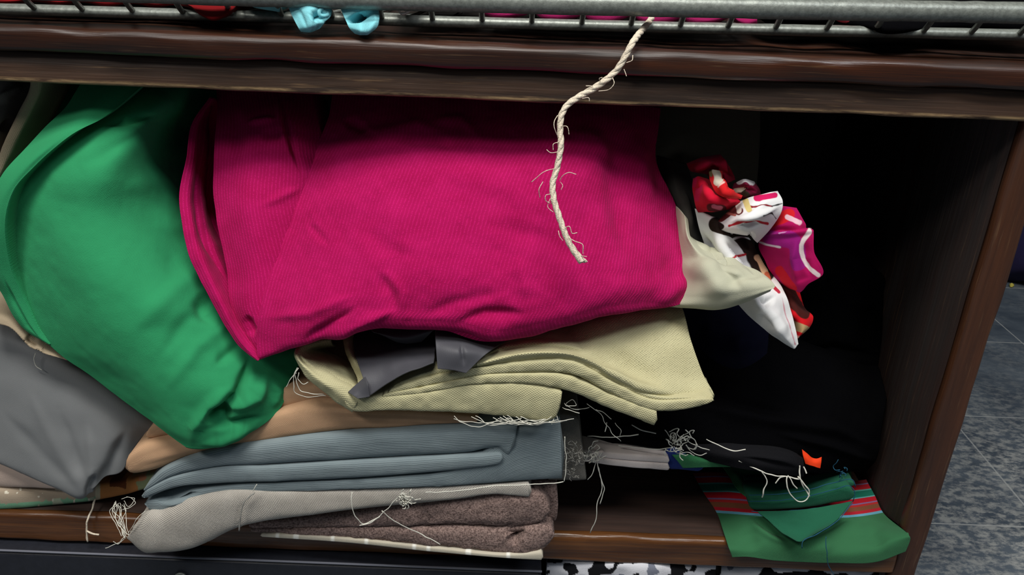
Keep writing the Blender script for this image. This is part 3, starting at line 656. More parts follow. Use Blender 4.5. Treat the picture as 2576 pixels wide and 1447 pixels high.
slab('front_layer', CREAM, cm, [(868, 990, 868, 1030), (900, 998, 884, 1037), (960, 1000, 960, 1035), (1060, 991, 1060, 1037), (1210, 968, 1210, 1047), (1310, 967, 1310, 1057), (1400, 984, 1385, 1063), (1417, 990, 1401, 1052)], L=.10, d=-.049, ends=(.010, .001), nose=.35, nz=((.0006, .03), (.0006, .006)))
rows = [[(886, 1038, -.046), (821, 992, -.044), (763, 939, -.04), (741, 886, -.03), (750, 868, -.02), (785, 860, -.01), (832, 856, .0)], [(895, 1020, -.050), (845, 985, -.049), (786, 942, -.045), (747, 890, -.034), (757, 874, -.024), (788, 866, -.012), (832, 862, .0)], [(905, 1002, -.047), (870, 977, -.046), (812, 946, -.042), (756, 897, -.032), (765, 880, -.022), (790, 873, -.010), (834, 868, .002)], [(908, 992, -.040), (876, 962, -.036), (824, 928, -.030), (776, 896, -.018), (782, 884, -.008), (800, 878, .004), (840, 872, .012)], [(905, 950, -.012), (880, 920, .0), (850, 900, .012), (815, 885, .022), (812, 880, .028), (820, 876, .032), (845, 870, .036)]]
sheet('turned_edge', CREAM, cm, rows, 150, 50, nz=((.0005, .03), (.0006, .006)), thick=.003, puff=.004)
rows = [[(860, 835, .02), (868, 880, -.005), (884, 920, -.02), (898, 950, -.032), (900, 985, -.042)], [(874, 835, .016), (880, 880, -.010), (897, 915, -.026), (918, 945, -.038), (922, 985, -.046)], [(890, 835, .022), (892, 880, -.002), (910, 912, -.020), (936, 945, -.034), (938, 985, -.044)]]
sheet('inner_edge', CREAM, cm, rows, 90, 30, nz=((.0005, .02), (.0006, .006)), thick=.003)
rnd = random.Random(3); fr = []
for k in range(11):
    x0 = 1140 + rnd.random()*190; fr.append([(x0, 1046 + rnd.random()*8, -.049), (x0 + 30, 1058 + rnd.random()*10, -.051), (x0 + 75, 1062 + rnd.random()*8, -.051), (x0 + 100 + rnd.random()*40, 1050 + rnd.random()*10, -.049)])
fr += [[(1142, 1045, -.05), (1160, 1064, -.052), (1190, 1074, -.052), (1225, 1069, -.052), (1250, 1055, -.05)], [(1395, 1055, -.05), (1390, 1066, -.051)], [(1400, 1048, -.05), (1405, 1060, -.051)]]
fr += [[(748, 925, -.04), (738, 950, -.042), (742, 985, -.042), (762, 998, -.042), (820, 996, -.042)], [(752, 925, -.04), (744, 952, -.042), (752, 980, -.042), (780, 990, -.042), (812, 994, -.042)], [(752, 935, -.04), (750, 955, -.042), (762, 966, -.042), (778, 962, -.04)], [(745, 940, -.04), (728, 955, -.04), (718, 972, -.04)]]
fr += [[(1418, 1012, -.04), (1430, 1022, -.042), (1448, 1018, -.042), (1440, 1006, -.04), (1424, 1014, -.04)], [(1415, 1024, -.04), (1432, 1030, -.044), (1455, 1041, -.044)], [(1420, 1020, -.04), (1450, 1030, -.04), (1482, 1024, -.035)], [(1475, 1018, -.035), (1505, 1035, -.036), (1530, 1075, -.036), (1562, 1110, -.034)], [(1500, 1030, -.035), (1520, 1040, -.036), (1536, 1054, -.036)], [(1526, 1062, -.036), (1524, 1075, -.036), (1522, 1084, -.036)], [(1548, 1065, -.03), (1562, 1080, -.03), (1560, 1098, -.03)]]
threads('frayed_threads', THREAD, cm, fr, .00030, 30, .0012)

# ------------------------------------------------------------------ charcoal satin tucked in
ch = thing('charcoal_satin_fabric', 'smooth charcoal grey satin tucked between the pink knit and cream weave', 'fabric')
sheet('strip', CHAR, ch, [[(888, 830, .03), (990, 825, .03), (1102, 815, .03)], [(892, 885, -.012), (990, 870, -.008), (1098, 858, -.006)], [(904, 925, -.036), (1000, 905, -.034), (1094, 882, -.030)], [(918, 968, -.049), (990, 934, -.044), (1092, 902, -.044)], [(922, 1002, -.053), (985, 958, -.053), (1090, 912, -.052)]], 110, 80, [([(960, 940), (1060, 905)], 20, .002)], thick=.0012)
sheet('corner_flap', CHAR, ch, [[(1095, 826, -.028), (1160, 826, -.02), (1285, 848, -.012)], [(1097, 880, -.050), (1150, 885, -.054), (1218, 895, -.050)], [(1101, 928, -.056), (1138, 932, -.057), (1172, 939, -.057)]], 80, 70, [([(1160, 860), (1168, 925)], 6, -.0018)], thick=.0012)
sheet('turned_tip', CHAR, ch, [[(918, 948, -.046), (924, 965, -.052), (930, 998, -.055)], [(896, 968, -.046), (905, 985, -.052), (915, 1001, -.055)], [(876, 987, -.048), (888, 995, -.053), (900, 1003, -.055)]], 40, 40, thick=.001)
sheet('back_fold', CHAR, ch, [[(930, 822, -.004), (1010, 818, -.004), (1100, 818, -.006)], [(945, 838, -.016), (1010, 852, -.020), (1085, 836, -.022)], [(965, 846, -.014), (1012, 864, -.018), (1060, 860, -.018)]], 60, 30, thick=.001)

# ------------------------------------------------------------------ tan herringbone
tn = thing('tan_herringbone_fabric', 'folded tan herringbone fabric lying on the blue-grey corduroy', 'fabric')
slab('lower_fold', TAN, tn, [(310, 1158, 322, 1198), (345, 1132, 372, 1192), (440, 1108, 480, 1152), (560, 1082, 590, 1128), (700, 1040, 700, 1112), (800, 1018, 850, 1093), (900, 1030, 1000, 1086), (1050, 1036, 1100, 1073), (1200, 1050, 1205, 1064)], L=.24, d=-.032, creases=[([(330, 1170), (470, 1130), (620, 1085)], 10, .002)])
slab('upper_fold', TAN, tn, [(366, 1086, 370, 1106), (400, 1058, 420, 1102), (540, 1030, 545, 1090), (700, 985, 700, 1040), (800, 975, 820, 1016), (900, 985, 920, 1028)], L=.2, d=-.022)

# ------------------------------------------------------------------ blue-grey corduroy
cd_ = thing('corduroy_fabric', 'folded blue-grey corduroy fabric in the middle of the lower stack', 'fabric')
slab('upper_fold', CORD, cd_, [(364, 1226, 360, 1240), (400, 1190, 420, 1206), (500, 1146, 520, 1183), (700, 1113, 700, 1173), (1000, 1086, 1000, 1156), (1180, 1076, 1180, 1146), (1262, 1073, 1250, 1138), (1310, 1071, 1278, 1166)], L=.24, d=-.037, ends=(.008, .003), creases=[([(1220, 1146), (1244, 1142), (1256, 1126)], 10, -.010), ([(1250, 1150), (1258, 1128)], 6, -.006)])
slab('middle_fold', CORD, cd_, [(357, 1240, 358, 1258), (420, 1207, 430, 1232), (520, 1185, 520, 1222), (700, 1175, 700, 1216), (1000, 1158, 1000, 1200), (1150, 1150, 1150, 1186), (1225, 1146, 1225, 1176), (1268, 1140, 1262, 1170)], L=.24, d=-.038)
slab('lower_fold', CORD, cd_, [(360, 1258, 368, 1276), (400, 1260, 400, 1303), (480, 1238, 480, 1277), (560, 1225, 560, 1245), (700, 1217, 700, 1238), (1000, 1201, 1000, 1229), (1150, 1180, 1150, 1224), (1300, 1085, 1300, 1219), (1416, 1056, 1421, 1214)], L=.24, d=-.035, ends=(.01, .001), nose=.25, creases=[([(395, 1262), (440, 1252), (500, 1240)], 8, -.006), ([(415, 1272), (480, 1256)], 6, .003), ([(430, 1285), (520, 1252)], 6, -.003)])
threads('frayed_threads', THREAD, cd_, [[(640 - 4, 1235, -.042), (640, 1228, -.043), (646, 1220, -.043)], [(1418, 1213, -.04), (1340, 1219, -.043), (1250, 1222, -.045), (1150, 1236, -.048), (1070, 1239, -.05)], [(1420, 1100, -.036), (1424, 1150, -.036), (1420, 1210, -.036)]], .0004, 30, .0006)

# ------------------------------------------------------------------ linen, tweed, striped strip
ln = thing('beige_linen_fabric', 'pale beige linen fabric drooping over the shelf edge under the corduroy', 'fabric')
slab('folded_cloth', LINEN, ln, [(316, 1345, 322, 1364, -.043), (345, 1312, 345, 1397, -.045), (400, 1302, 400, 1404, -.046), (460, 1277, 470, 1398, -.046), (560, 1246, 600, 1338, -.042), (700, 1239, 800, 1305, -.038), (900, 1232, 1000, 1280, -.035), (1100, 1226, 1150, 1262, -.034), (1250, 1222, 1250, 1246, -.033), (1335, 1217, 1337, 1255, -.033)], L=.22, ends=(.02, .001), nose=.5, creases=[([(612, 1255), (603, 1300), (602, 1338)], 4, -.0025)])
fr = []
rnd = random.Random(11)
for k in range(9):
    x0 = 285 + rnd.random()*25; fr.append([(x0, 1262 + rnd.random()*8, -.012), (x0 + rnd.gauss(0, 8), 1280, -.02), (x0 + 8 + rnd.gauss(0, 8), 1310, -.03), (305 + rnd.random()*22, 1345 + rnd.random()*15, -.043)])
fr += [[(318, 1350, -.043), (300, 1365, -.045), (284, 1372, -.046), (263, 1377, -.046)], [(312, 1356, -.043), (292, 1370, -.046), (283, 1362, -.046)], [(345, 1313, -.045), (338, 1325, -.046), (326, 1340, -.045)], [(365, 1288, -.04), (350, 1298, -.044), (335, 1322, -.046), (324, 1342, -.045)], [(290, 1262, -.012), (282, 1290, -.02), (296, 1312, -.03), (312, 1330, -.04)], [(306, 1255, -.012), (330, 1252, -.014), (340, 1266, -.018), (310, 1282, -.02)], [(315, 1250, -.012), (338, 1256, -.014), (326, 1276, -.018), (310, 1262, -.02)]]
threads('frayed_threads', THREAD, ln, fr, .00026, 30, .0012)
threads('grey_thread', GTHREAD, ln, [[(640, 1240, -.044), (615, 1262, -.046), (605, 1300, -.046), (602, 1336, -.044)]], .0006, 30, .0003)

te = thing('brown_tweed_fabric', 'speckled brown tweed fabric folded at the bottom of the stack', 'fabric')
TZ = .2775
def tz(x, yt, yb): return (x, yt, x, yb, max(Zd(x, yb, TZ)[2], -.040))
slab('upper_fold', TWEED, te, [(625, 1318, 630, 1330, -.016), (800, 1303, 800, 1330, -.020), (1000, 1279, 1000, 1330, -.026), (1150, 1261, 1150, 1328, -.030), (1250, 1246, 1250, 1334, -.032), (1330, 1240, 1330, 1336, -.032), (1385, 1252, 1380, 1318, -.030)], L=.2, ends=(.004, .014), creases=[([(1265, 1332), (1300, 1332)], 9, -.008)], nz=((.0012, .02), (.0008, .005)))
slab('lower_fold', TWEED, te, [(625, 1331, 640, 1340, -.016), (800, 1331, 800, 1352, -.020), (1000, 1331, 1000, 1370, -.026), (1150, 1330, 1150, 1386, -.030), (1280, 1338, 1280, 1400, -.034), (1345, 1332, 1345, 1402, -.035), (1396, 1322, 1392, 1372, -.031)], L=.2, ends=(.004, .016), creases=[([(1268, 1336), (1306, 1338), (1290, 1380)], 9, -.012), ([(1285, 1345), (1292, 1370)], 9, -.012)], nz=((.0012, .02), (.0008, .005)))
slab('back_fold', TWEED, te, [(1290, 1216, 1290, 1300), (1340, 1214, 1340, 1310), (1404, 1216, 1404, 1318)], L=.16, d=-.016, ends=(.002, .003), nose=.2, nu=50)
def stripes(px, a, b):
    c = np.empty(px.shape[:-1] + (3,)); c[:] = lin((196, 188, 170))
    for s in (.06, .13, .26, .38, .55, .60, .74, .88): c[np.abs(a - s) < .008] = lin((238, 236, 226))
    return c
o = slab('off_white_strip', STRIP, None, [(655, 1343, 655, 1352, -.018), (870, 1356, 870, 1367, -.023), (1100, 1380, 1100, 1391, -.030), (1300, 1396, 1300, 1408, -.036), (1366, 1390, 1366, 1413, -.036)], L=.15, ends=(.002, .001), nz=((.0003, .03),), vcol=stripes)
tag(o, 'thin off-white striped cloth edge lying under the brown tweed', 'fabric')

# ------------------------------------------------------------------ left lower corner
sl = sheet('grey_satin_fabric', SLATE, None, shift([[(-60, 790, .02), (60, 820, .015), (200, 880, .02), (380, 1020, .02), (470, 1080, .02)], [(-60, 840, -.004), (80, 880, -.012), (230, 960, -.014), (360, 1050, -.016), (410, 1085, -.012)], [(-60, 940, -.012), (80, 960, -.022), (220, 1020, -.026), (330, 1080, -.026), (368, 1092, -.02)], [(-60, 1040, -.016), (80, 1060, -.028), (200, 1090, -.032), (300, 1130, -.032), (326, 1148, -.026)], [(-60, 1110, -.02), (60, 1140, -.030), (170, 1160, -.036), (270, 1178, -.036), (304, 1190, -.030)], [(-40, 1146, -.022), (40, 1180, -.030), (130, 1212, -.036), (220, 1215, -.040), (258, 1212, -.034)], [(0, 1166, -.022), (70, 1198, -.030), (140, 1228, -.035), (205, 1248, -.040), (236, 1232, -.036)], [(30, 1180, -.02), (90, 1208, -.026), (150, 1230, -.03), (205, 1256, -.036), (234, 1240, -.034)]], .024), 150, 170,
      [([(70, 980), (140, 1120), (214, 1246)], 16, .0014), ([(150, 1030), (190, 1150), (224, 1245)], 14, -.0016), ([(0, 1030), (110, 1150), (204, 1250)], 16, -.0014), ([(220, 1060), (232, 1180), (230, 1245)], 13, .0016), ([(320, 1080), (275, 1180), (236, 1240)], 16, -.005), ([(240, 1190), (216, 1256)], 9, -.005)], ((.0014, .06), (.0003, .015)), .002, .03)
tag(sl, 'grey satin fabric hanging in a point at the lower left', 'fabric')
threads('loose_thread', THREAD, sl, [[(90, 888, .004), (86, 905, .001), (92, 922, .0), (106, 932, .0)]], .0003, 20, .0003)
o = slab('blush_fabric', BLUSH, None, [(-60, 1165, -60, 1232, .008), (0, 1170, 0, 1234, .006), (80, 1190, 80, 1233, .004), (150, 1215, 150, 1232, .004), (200, 1222, 200, 1232, .006)], L=.2, ends=(0, .004))
tag(o, 'pale blush fabric with one folded edge at far left under the grey satin', 'fabric')
def pcol(px, a, b):
    c = np.empty(px.shape[:-1] + (3,)); c[:] = lin((150, 128, 108))
    n1 = noise(np.stack([px[..., 0]/30, px[..., 1]/14, 0*a], -1), 1.0, 4); n2 = noise(np.stack([px[..., 0]/9, px[..., 1]/9, 0*a], -1), 1.0, 7)
    c[:] = lin((166, 150, 130))
    mid = 1268 - px[..., 0]*.07 + 4*n2
    c[(px[..., 1] > mid) & (px[..., 0] < 240)] = lin((120, 172, 138))
    c[(n1 > .45) & (px[..., 1] > mid - 14) & (px[..., 0] < 240)] = lin((176, 186, 160))
    c[(px[..., 0] > 250)] = lin((196, 132, 76)); c[(px[..., 0] > 276) & (px[..., 0] < 318) & (px[..., 1] < 1226 + 5*n1)] = lin((110, 60, 34)); c[(px[..., 0] > 338) & (n1 < .1)] = lin((158, 168, 128)); c[(px[..., 0] > 350) & (n1 > .1)] = lin((206, 140, 104))
    c[(n2 > .74) & (px[..., 0] < 240)] = lin((224, 216, 196)); c[(np.abs(px[..., 0] - 246) < 6)] = lin((196, 186, 158))
    return c
o = slab('printed_fabric', PRINTC, None, [(-60, 1236, -60, 1292, .003), (0, 1236, 0, 1290, .004), (120, 1234, 120, 1278, .009), (240, 1224, 240, 1264, .014), (320, 1212, 320, 1246, .018), (392, 1196, 392, 1224, .020)], L=.22, ends=(0, .004), nu=260, ns=40, vcol=pcol)
tag(o, 'green and orange printed fabric lying on the shelf at lower left', 'fabric')
threads('frayed_threads', TWINE, o, [[(238, 1256, .013), (232, 1280, .004), (222, 1304, -.006), (217, 1340, -.008), (220, 1363, -.008)], [(218, 1336, -.008), (232, 1342, -.01), (249, 1346, -.01)]], .0009, 30, .0005)

# ------------------------------------------------------------------ grey linen, white cotton, blue cloth behind
gl = thing('grey_linen_fabric', 'grey linen end with tangled frayed edge behind the corduroy', 'fabric')
slab('folded_cloth', GLINEN, gl, [(1380, 1046, 1380, 1214), (1420, 1048, 1420, 1215), (1452, 1056, 1470, 1214), (1458, 1060, 1478, 1212)], L=.2, d=-.02, nu=60, ends=(0, .001), nose=.15)
threads('frayed_threads', GTHREAD, gl, tuft(1446, 1150, -.024, 26, 62, 5) + tuft(1440, 1190, -.024, 10, 40, 6), .0002, 26, .0006)
wh = thing('white_cotton_fabric', 'white cotton fabric edge under the black cloth with a frayed end', 'fabric')
for a, b in ((0, .5), (.5, 1)):
    def mixs(x, t, bt): return (x, t + (bt - t)*a, x, t + (bt - t)*b - 1)
    slab('fold', WHITEC, wh, [mixs(1462, 1132, 1162), mixs(1560, 1142, 1176), mixs(1684, 1150, 1186)], L=.22, d=-.004, nu=80, ends=(.004, .002))
threads('frayed_threads', THREAD, wh, tuft(1484, 1142, -.010, 16, 46, 8) + shift([[(1500, 1160, .05), (1508, 1190, .048), (1514, 1232, .048), (1502, 1270, .048), (1500, 1300, .048), (1485, 1340, .05)], [(1504, 1172, .05), (1510, 1200, .048), (1520, 1228, .048), (1508, 1268, .048)], [(1498, 1165, .05), (1490, 1195, .047), (1478, 1208, .047)]], -.058), .00042, 26, .0006)
bf = thing('blue_fabric', 'dark blue fabric with a green band between the white cotton and the green striped cloth', 'fabric')
slab('folded_cloth', BLUE, bf, [(1674, 1126, 1676, 1188), (1720, 1130, 1720, 1190), (1775, 1140, 1770, 1194)], L=.14, d=.0, nu=60)
sheet('green_band', MGREEN, bf, [[(1690, 1145, .0), (1780, 1146, -.002), (1866, 1152, .002)], [(1704, 1160, -.005), (1780, 1162, -.006), (1850, 1164, -.002)], [(1718, 1178, -.004), (1775, 1176, -.005), (1838, 1174, -.001)]], 50, 24, thick=.0015, puff=.006)

# ------------------------------------------------------------------ black garments on the right
bh = thing('black_garment', 'heap of black garments filling the right side of the shelf', 'garment')
rows = [[(1380, 860, .10), (1500, 850, .08), (1700, 840, .075), (1900, 880, .07), (2080, 900, .075), (2230, 930, .12)], [(1400, 960, .06), (1520, 960, .04), (1700, 970, .035), (1900, 990, .028), (2080, 1010, .035), (2230, 1020, .08)], [(1420, 1040, .035), (1540, 1044, .015), (1720, 1060, .010), (1900, 1080, .006), (2080, 1100, .014), (2215, 1100, .06)], [(1440, 1090, .022), (1560, 1098, .004), (1740, 1120, .0), (1900, 1150, -.002), (2060, 1165, .008), (2200, 1160, .055)], [(1460, 1112, .020), (1580, 1122, .006), (1760, 1148, .002), (1900, 1180, .002), (2050, 1190, .012), (2180, 1185, .06)]]
sheet('lower_fold', BLACK, bh, rows, 200, 120, [([(1450, 1100), (1650, 1110), (1850, 1140)], 12, -.005), ([(1700, 1010), (1900, 1050), (2100, 1080), (2210, 1130)], 16, .006), ([(1800, 1000), (2000, 1050)], 14, -.006), ([(1950, 1090), (2080, 1120), (2200, 1160)], 10, .005)], ((.003, .06), (.001, .02)), .003, .08)
rows = [[(1700, 700, .12), (1800, 690, .10), (1950, 700, .12)], [(1715, 780, .09), (1810, 780, .07), (1940, 800, .09)], [(1735, 870, .07), (1830, 870, .05), (1930, 880, .07)], [(1760, 940, .07), (1850, 935, .05), (1920, 925, .065)], [(1790, 965, .08), (1850, 960, .06), (1900, 945, .075)]]
rows2 = [[(1960, 600, .19), (2060, 600, .17), (2180, 640, .19)], [(1940, 680, .15), (2080, 670, .125), (2250, 720, .16)], [(1940, 760, .13), (2100, 760, .105), (2282, 820, .15)], [(1960, 850, .12), (2110, 850, .095), (2270, 880, .14)], [(1980, 930, .11), (2110, 930, .09), (2240, 950, .13)], [(2000, 990, .11), (2110, 1000, .09), (2220, 1010, .12)]]
sheet('upper_fold', BLACK, bh, rows2, 130, 120, [([(1960, 640), (2120, 640), (2230, 720), (2262, 800)], 14, .008), ([(2080, 680), (2140, 760)], 18, -.007), ([(2120, 740), (2200, 780)], 14, .006), ([(1980, 900), (2100, 880), (2220, 900)], 14, -.006)], ((.003, .05), (.001, .02)), .003, .10)
sheet('front_hem', BLACK2, bh, shift([[(1700, 1112, .045), (1850, 1130, .028), (2010, 1150, .028), (2022, 1155, .03)], [(1705, 1130, .040), (1850, 1150, .022), (2010, 1172, .022), (2024, 1178, .026)], [(1720, 1146, .042), (1850, 1176, .024), (2000, 1198, .024), (2022, 1200, .028)]], -.038), 120, 30, [([(1860, 1150), (2010, 1180)], 7, -.003)], thick=.002, puff=.01)
sheet('orange_tag', ORANGE, bh, shift([[(2018, 1131, .030), (2032, 1142, .029), (2044, 1152, .029), (2054, 1154, .029), (2067, 1150, .030)], [(2021, 1150, .027), (2034, 1158, .026), (2046, 1164, .026), (2056, 1166, .026), (2066, 1166, .027)], [(2026, 1168, .026), (2036, 1171, .025), (2048, 1174, .025), (2056, 1177, .025), (2064, 1179, .026)]], -.030), 30, 20, nz=((.0003, .01),), thick=.0008)
bpy.data.objects['orange_tag']['label'] = 'orange cloth tag'
o = sheet('navy_fabric', NAVY, None, rows, 90, 100, [([(1780, 800), (1800, 900)], 20, .004), ([(1880, 820), (1870, 920)], 16, -.005)], ((.002, .04), (.0007, .015)), .003, .06)
tag(o, 'dark navy fabric just right of the cream weave, below the floral cloth', 'fabric')
G2 = 'loose white threads on the black garment'
o = threads('thread_tuft', THREAD, None, shift(tuft(1712, 1116, .028, 24, 62, 2) + [[(1556, 1121, .044), (1600, 1125, .04), (1640, 1130, .036), (1690, 1126, .032)], [(1672, 1082, .034), (1690, 1105, .03), (1712, 1118, .03)], [(1720, 1092, .034), (1712, 1108, .03)], [(1730, 1110, .03), (1760, 1124, .028), (1785, 1132, .028)], [(1728, 1122, .03), (1740, 1136, .03), (1764, 1146, .03), (1778, 1140, .03)], [(1676, 1128, .03), (1672, 1140, .03), (1674, 1148, .03)]], -.044), .00045, 26, .0008)
tag(o, 'tangled tuft of white threads on the black garment edge', 'thread', G2)
for l, lab in (([[(1478, 1097, .044), (1530, 1100, .04), (1570, 1098, .038), (1606, 1094, .036)]], 'straight white thread lying on black cloth just below the cream weave'),
          ([[(1590, 1070, .036), (1612, 1082, .034), (1632, 1087, .034), (1650, 1091, .034)]], 'short bent white thread under the right corner of the cream weave'),
          ([[(1777, 1106, .026), (1808, 1120, .024), (1846, 1134, .022), (1876, 1131, .022)]], 'bent white thread on the black hem right of the tuft')):
    tag(threads('loose_thread', THREAD, None, shift(l, -.044), .0005, 26, .0005), lab, 'thread', G2)
o = threads('loose_thread', THREAD, None, shift([[(1858, 1158, .016), (1890, 1176, .014), (1915, 1186, .012), (1950, 1196, .012), (1990, 1200, .012), (2010, 1205, .012)], [(1916, 1186, .012), (1930, 1210, .012), (1922, 1232, .012), (1917, 1252, .014)], [(1980, 1198, .012), (1978, 1215, .01), (1990, 1245, .01), (2012, 1261, .01), (2030, 1255, .01), (2036, 1240, .01), (2024, 1218, .01), (2008, 1200, .012)], [(1982, 1196, .012), (1996, 1218, .011), (2004, 1228, .012)], [(2010, 1172, .016), (2012, 1195, .014), (2020, 1220, .012), (2038, 1250, .010)], [(2020, 1175, .016), (2028, 1192, .014)], [(1950, 1216, .012), (1960, 1202, .012), (1975, 1198, .012)]], -.032), .0006, 30, .0007)
tag(o, 'looped white thread hanging from the black hem onto the green striped cloth', 'thread', G2)
o = threads('loose_thread', THREAD, None, [[(886, 1238, -.05), (884, 1260, -.052), (890, 1290, -.052), (912, 1318, -.05), (940, 1308, -.048), (975, 1280, -.05), (1000, 1252, -.052), (1015, 1240, -.052)], [(960, 1286, -.046), (990, 1310, -.044), (1040, 1335, -.044), (1108, 1370, -.046)], [(905, 1322, -.05), (930, 1316, -.05), (955, 1300, -.05)]] + tuft(1020, 1258, -.052, 40, 30, 9), .00042, 40, .0005)
tag(o, 'curled cream thread with a fluff ball on the linen and tweed', 'thread')

# ------------------------------------------------------------------ green striped cloth on the shelf
gs = thing('striped_green_cloth', 'green cotton cloth with red striped border lying at the right end of the shelf', 'cloth')
SB = [(0, (112, 26, 34)), (.10, (112, 100, 138)), (.13, (164, 18, 32)), (.27, (78, 150, 140)), (.31, (16, 104, 84)), (.48, (90, 160, 160)), (.51, (172, 18, 36)), (.64, (126, 96, 138)), (.68, (170, 40, 40)), (.74, (120, 70, 46)), (.86, (172, 30, 44)), (.94, (98, 158, 180)), (1.0, (52, 106, 70))]
def scol(px, a, b):
    t = b/.52; c = np.empty(px.shape[:-1] + (3,)); c[:] = lin((52, 106, 70))
    for (t0, col), nxt in zip(SB, [s[0] for s in SB[1:]] + [9]): c[(t >= t0) & (t < nxt)] = lin(col)
    return c
def zz(x, y, z): return Zd(x, y, z)
rows = [[zz(1742, 1190, .280), zz(1790, 1188, .292), zz(1950, 1205, .296), zz(2130, 1212, .294), zz(2222, 1200, .284)], [zz(1770, 1240, .280), zz(1830, 1240, .292), zz(1970, 1255, .297), zz(2135, 1258, .294), zz(2246, 1242, .283)], [zz(1801, 1287, .279), zz(1850, 1290, .290), zz(2000, 1300, .295), zz(2140, 1298, .292), zz(2258, 1280, .281)], [zz(1822, 1345, .277), zz(1890, 1350, .286), zz(2020, 1356, .288), zz(2160, 1354, .286), (2286, 1344, -.010)], [(1836, 1385, -.012), (1900, 1388, -.013), (2020, 1396, -.015), (2160, 1396, -.014), (2288, 1366, -.013)], [(1842, 1403, -.013), (1870, 1401, -.014), (1950, 1412, -.015), (2100, 1417, -.015), (2200, 1413, -.014), (2278, 1388, -.013)]]
sheet('striped_border', STRIPEC, gs, rows, 260, 260, [([(1890, 1300), (1950, 1340), (2000, 1362)], 9, -.004), ([(1880, 1310), (1940, 1350), (1990, 1372)], 9, .0025), ([(2140, 1300), (2060, 1345), (2020, 1362)], 7, -.003), ([(1880, 1320), (1900, 1390)], 20, -.003), ([(2060, 1330), (2080, 1400)], 24, .002), ([(2180, 1320), (2220, 1390)], 24, -.003)], ((.0012, .04), (.0003, .012)), .0015, 0, scol)
sheet('upper_fold', MGREEN, gs, [[zz(1800, 1150, .305), zz(1950, 1150, .31), zz(2140, 1180, .308)], [zz(1832, 1195, .300), zz(1970, 1195, .306), zz(2142, 1200, .304)], [zz(1858, 1235, .297), zz(1980, 1230, .303), zz(2140, 1218, .302)], [zz(1884, 1256, .296), zz(1990, 1245, .301), zz(2138, 1226, .300)]], 100, 50, [([(1838, 1180), (1880, 1240)], 10, .004), ([(1900, 1180), (1920, 1240)], 14, -.003)], thick=.0015)
slab('rolled_fold', DGREEN, gs, [(1886, 1245, 1890, 1258), (1960, 1244, 1960, 1258), (2040, 1232, 2040, 1246), (2100, 1216, 2100, 1232), (2150, 1210, 2150, 1226)], L=.03, nu=90, ns=16, d=Zd(2000, 1258, .300)[2] - .004)
slab('rolled_fold', DGREEN, gs, [(1882, 1260, 1890, 1286), (1960, 1260, 1960, 1285), (2040, 1248, 2040, 1279), (2100, 1234, 2105, 1268), (2150, 1228, 2148, 1262)], L=.03, nu=90, ns=16, d=Zd(2000, 1285, .298)[2] - .004)
dq = Zd(2000, 1300, .296)[2] - .006
sheet('pointed_flap', DGREEN, gs, [[(1904, 1286, dq), (2010, 1283, dq), (2144, 1262, dq)], [(1945, 1318, dq - .014), (2015, 1320, dq - .016), (2105, 1308, dq - .014)], [(1988, 1352, dq - .030), (2015, 1356, dq - .030), (2050, 1342, dq - .028)], [(2004, 1362, dq - .033), (2012, 1363, dq - .033), (2022, 1360, dq - .033)]], 90, 70, [([(1930, 1300), (1990, 1350)], 6, -.002)], thick=.0012)
d1 = Zd(2000, 1285, .298)[2] - .008
threads('stitched_edge', BTHREAD, gs, [[(1890, 1287, d1), (1960, 1287, d1), (2040, 1280, d1), (2105, 1270, d1), (2146, 1262, d1 + .004)], [(1882, 1262, d1), (1960, 1259, d1), (2040, 1247, d1), (2100, 1232, d1), (2140, 1224, d1), (2150, 1236, d1), (2146, 1262, d1)], [(1884, 1246, d1), (1960, 1243, d1), (2040, 1231, d1), (2100, 1214, d1), (2148, 1210, d1), (2152, 1226, d1)], [(2144, 1266, dq - .004), (2105, 1312, dq - .018), (2052, 1346, dq - .032), (2018, 1366, dq - .037), (2018, 1380, dq - .038)]], .00042, 40, .0003)
threads('frayed_threads', BTHREAD, gs, tuft(2125, 1190, d1 - .002, 7, 46, 4), .00035, 26, .0005)
threads('hanging_threads', BTHREAD, gs, [[(2078, 1350, -.018), (2080, 1390, -.022), (2082, 1415, -.020), (2098, 1447, -.018)]], .00035, 26, .0005)

# ------------------------------------------------------------------ floral cloth, sage cloth, dark grey cloth, olive cloth
sg = sheet('sage_fabric', SAGE, None, shift([[(1700, 520, .05), (1716, 535, .035), (1724, 545, .03), (1730, 552, .035)], [(1700, 600, .04), (1724, 600, .02), (1736, 606, .014), (1744, 610, .018)], [(1700, 650, .03), (1738, 648, .010), (1766, 644, .002), (1792, 652, .004)], [(1700, 680, .025), (1740, 675, .0), (1800, 662, -.010), (1858, 668, -.008)], [(1690, 710, .02), (1760, 705, -.010), (1850, 690, -.022), (1915, 692, -.020)], [(1680, 745, .01), (1760, 745, -.016), (1860, 738, -.028), (1950, 720, -.030)], [(1670, 766, .006), (1740, 772, -.012), (1800, 776, -.018), (1880, 755, -.026), (1940, 730, -.030)], [(1670, 772, .012), (1740, 776, -.004), (1800, 780, -.010), (1880, 760, -.018), (1938, 734, -.024)]], -.006), 140, 120, [([(1800, 650), (1835, 690), (1866, 730)], 17, -.0045), ([(1840, 704), (1880, 690), (1930, 684)], 13, -.003), ([(1760, 640), (1800, 700), (1830, 750)], 20, .002), ([(1740, 640), (1800, 720), (1850, 740)], 26, .003)], ((.0008, .04), (.0003, .012)), .002, .03)
tag(sg, 'smooth sage grey fabric tucked beneath the right end of the pink knit', 'fabric')
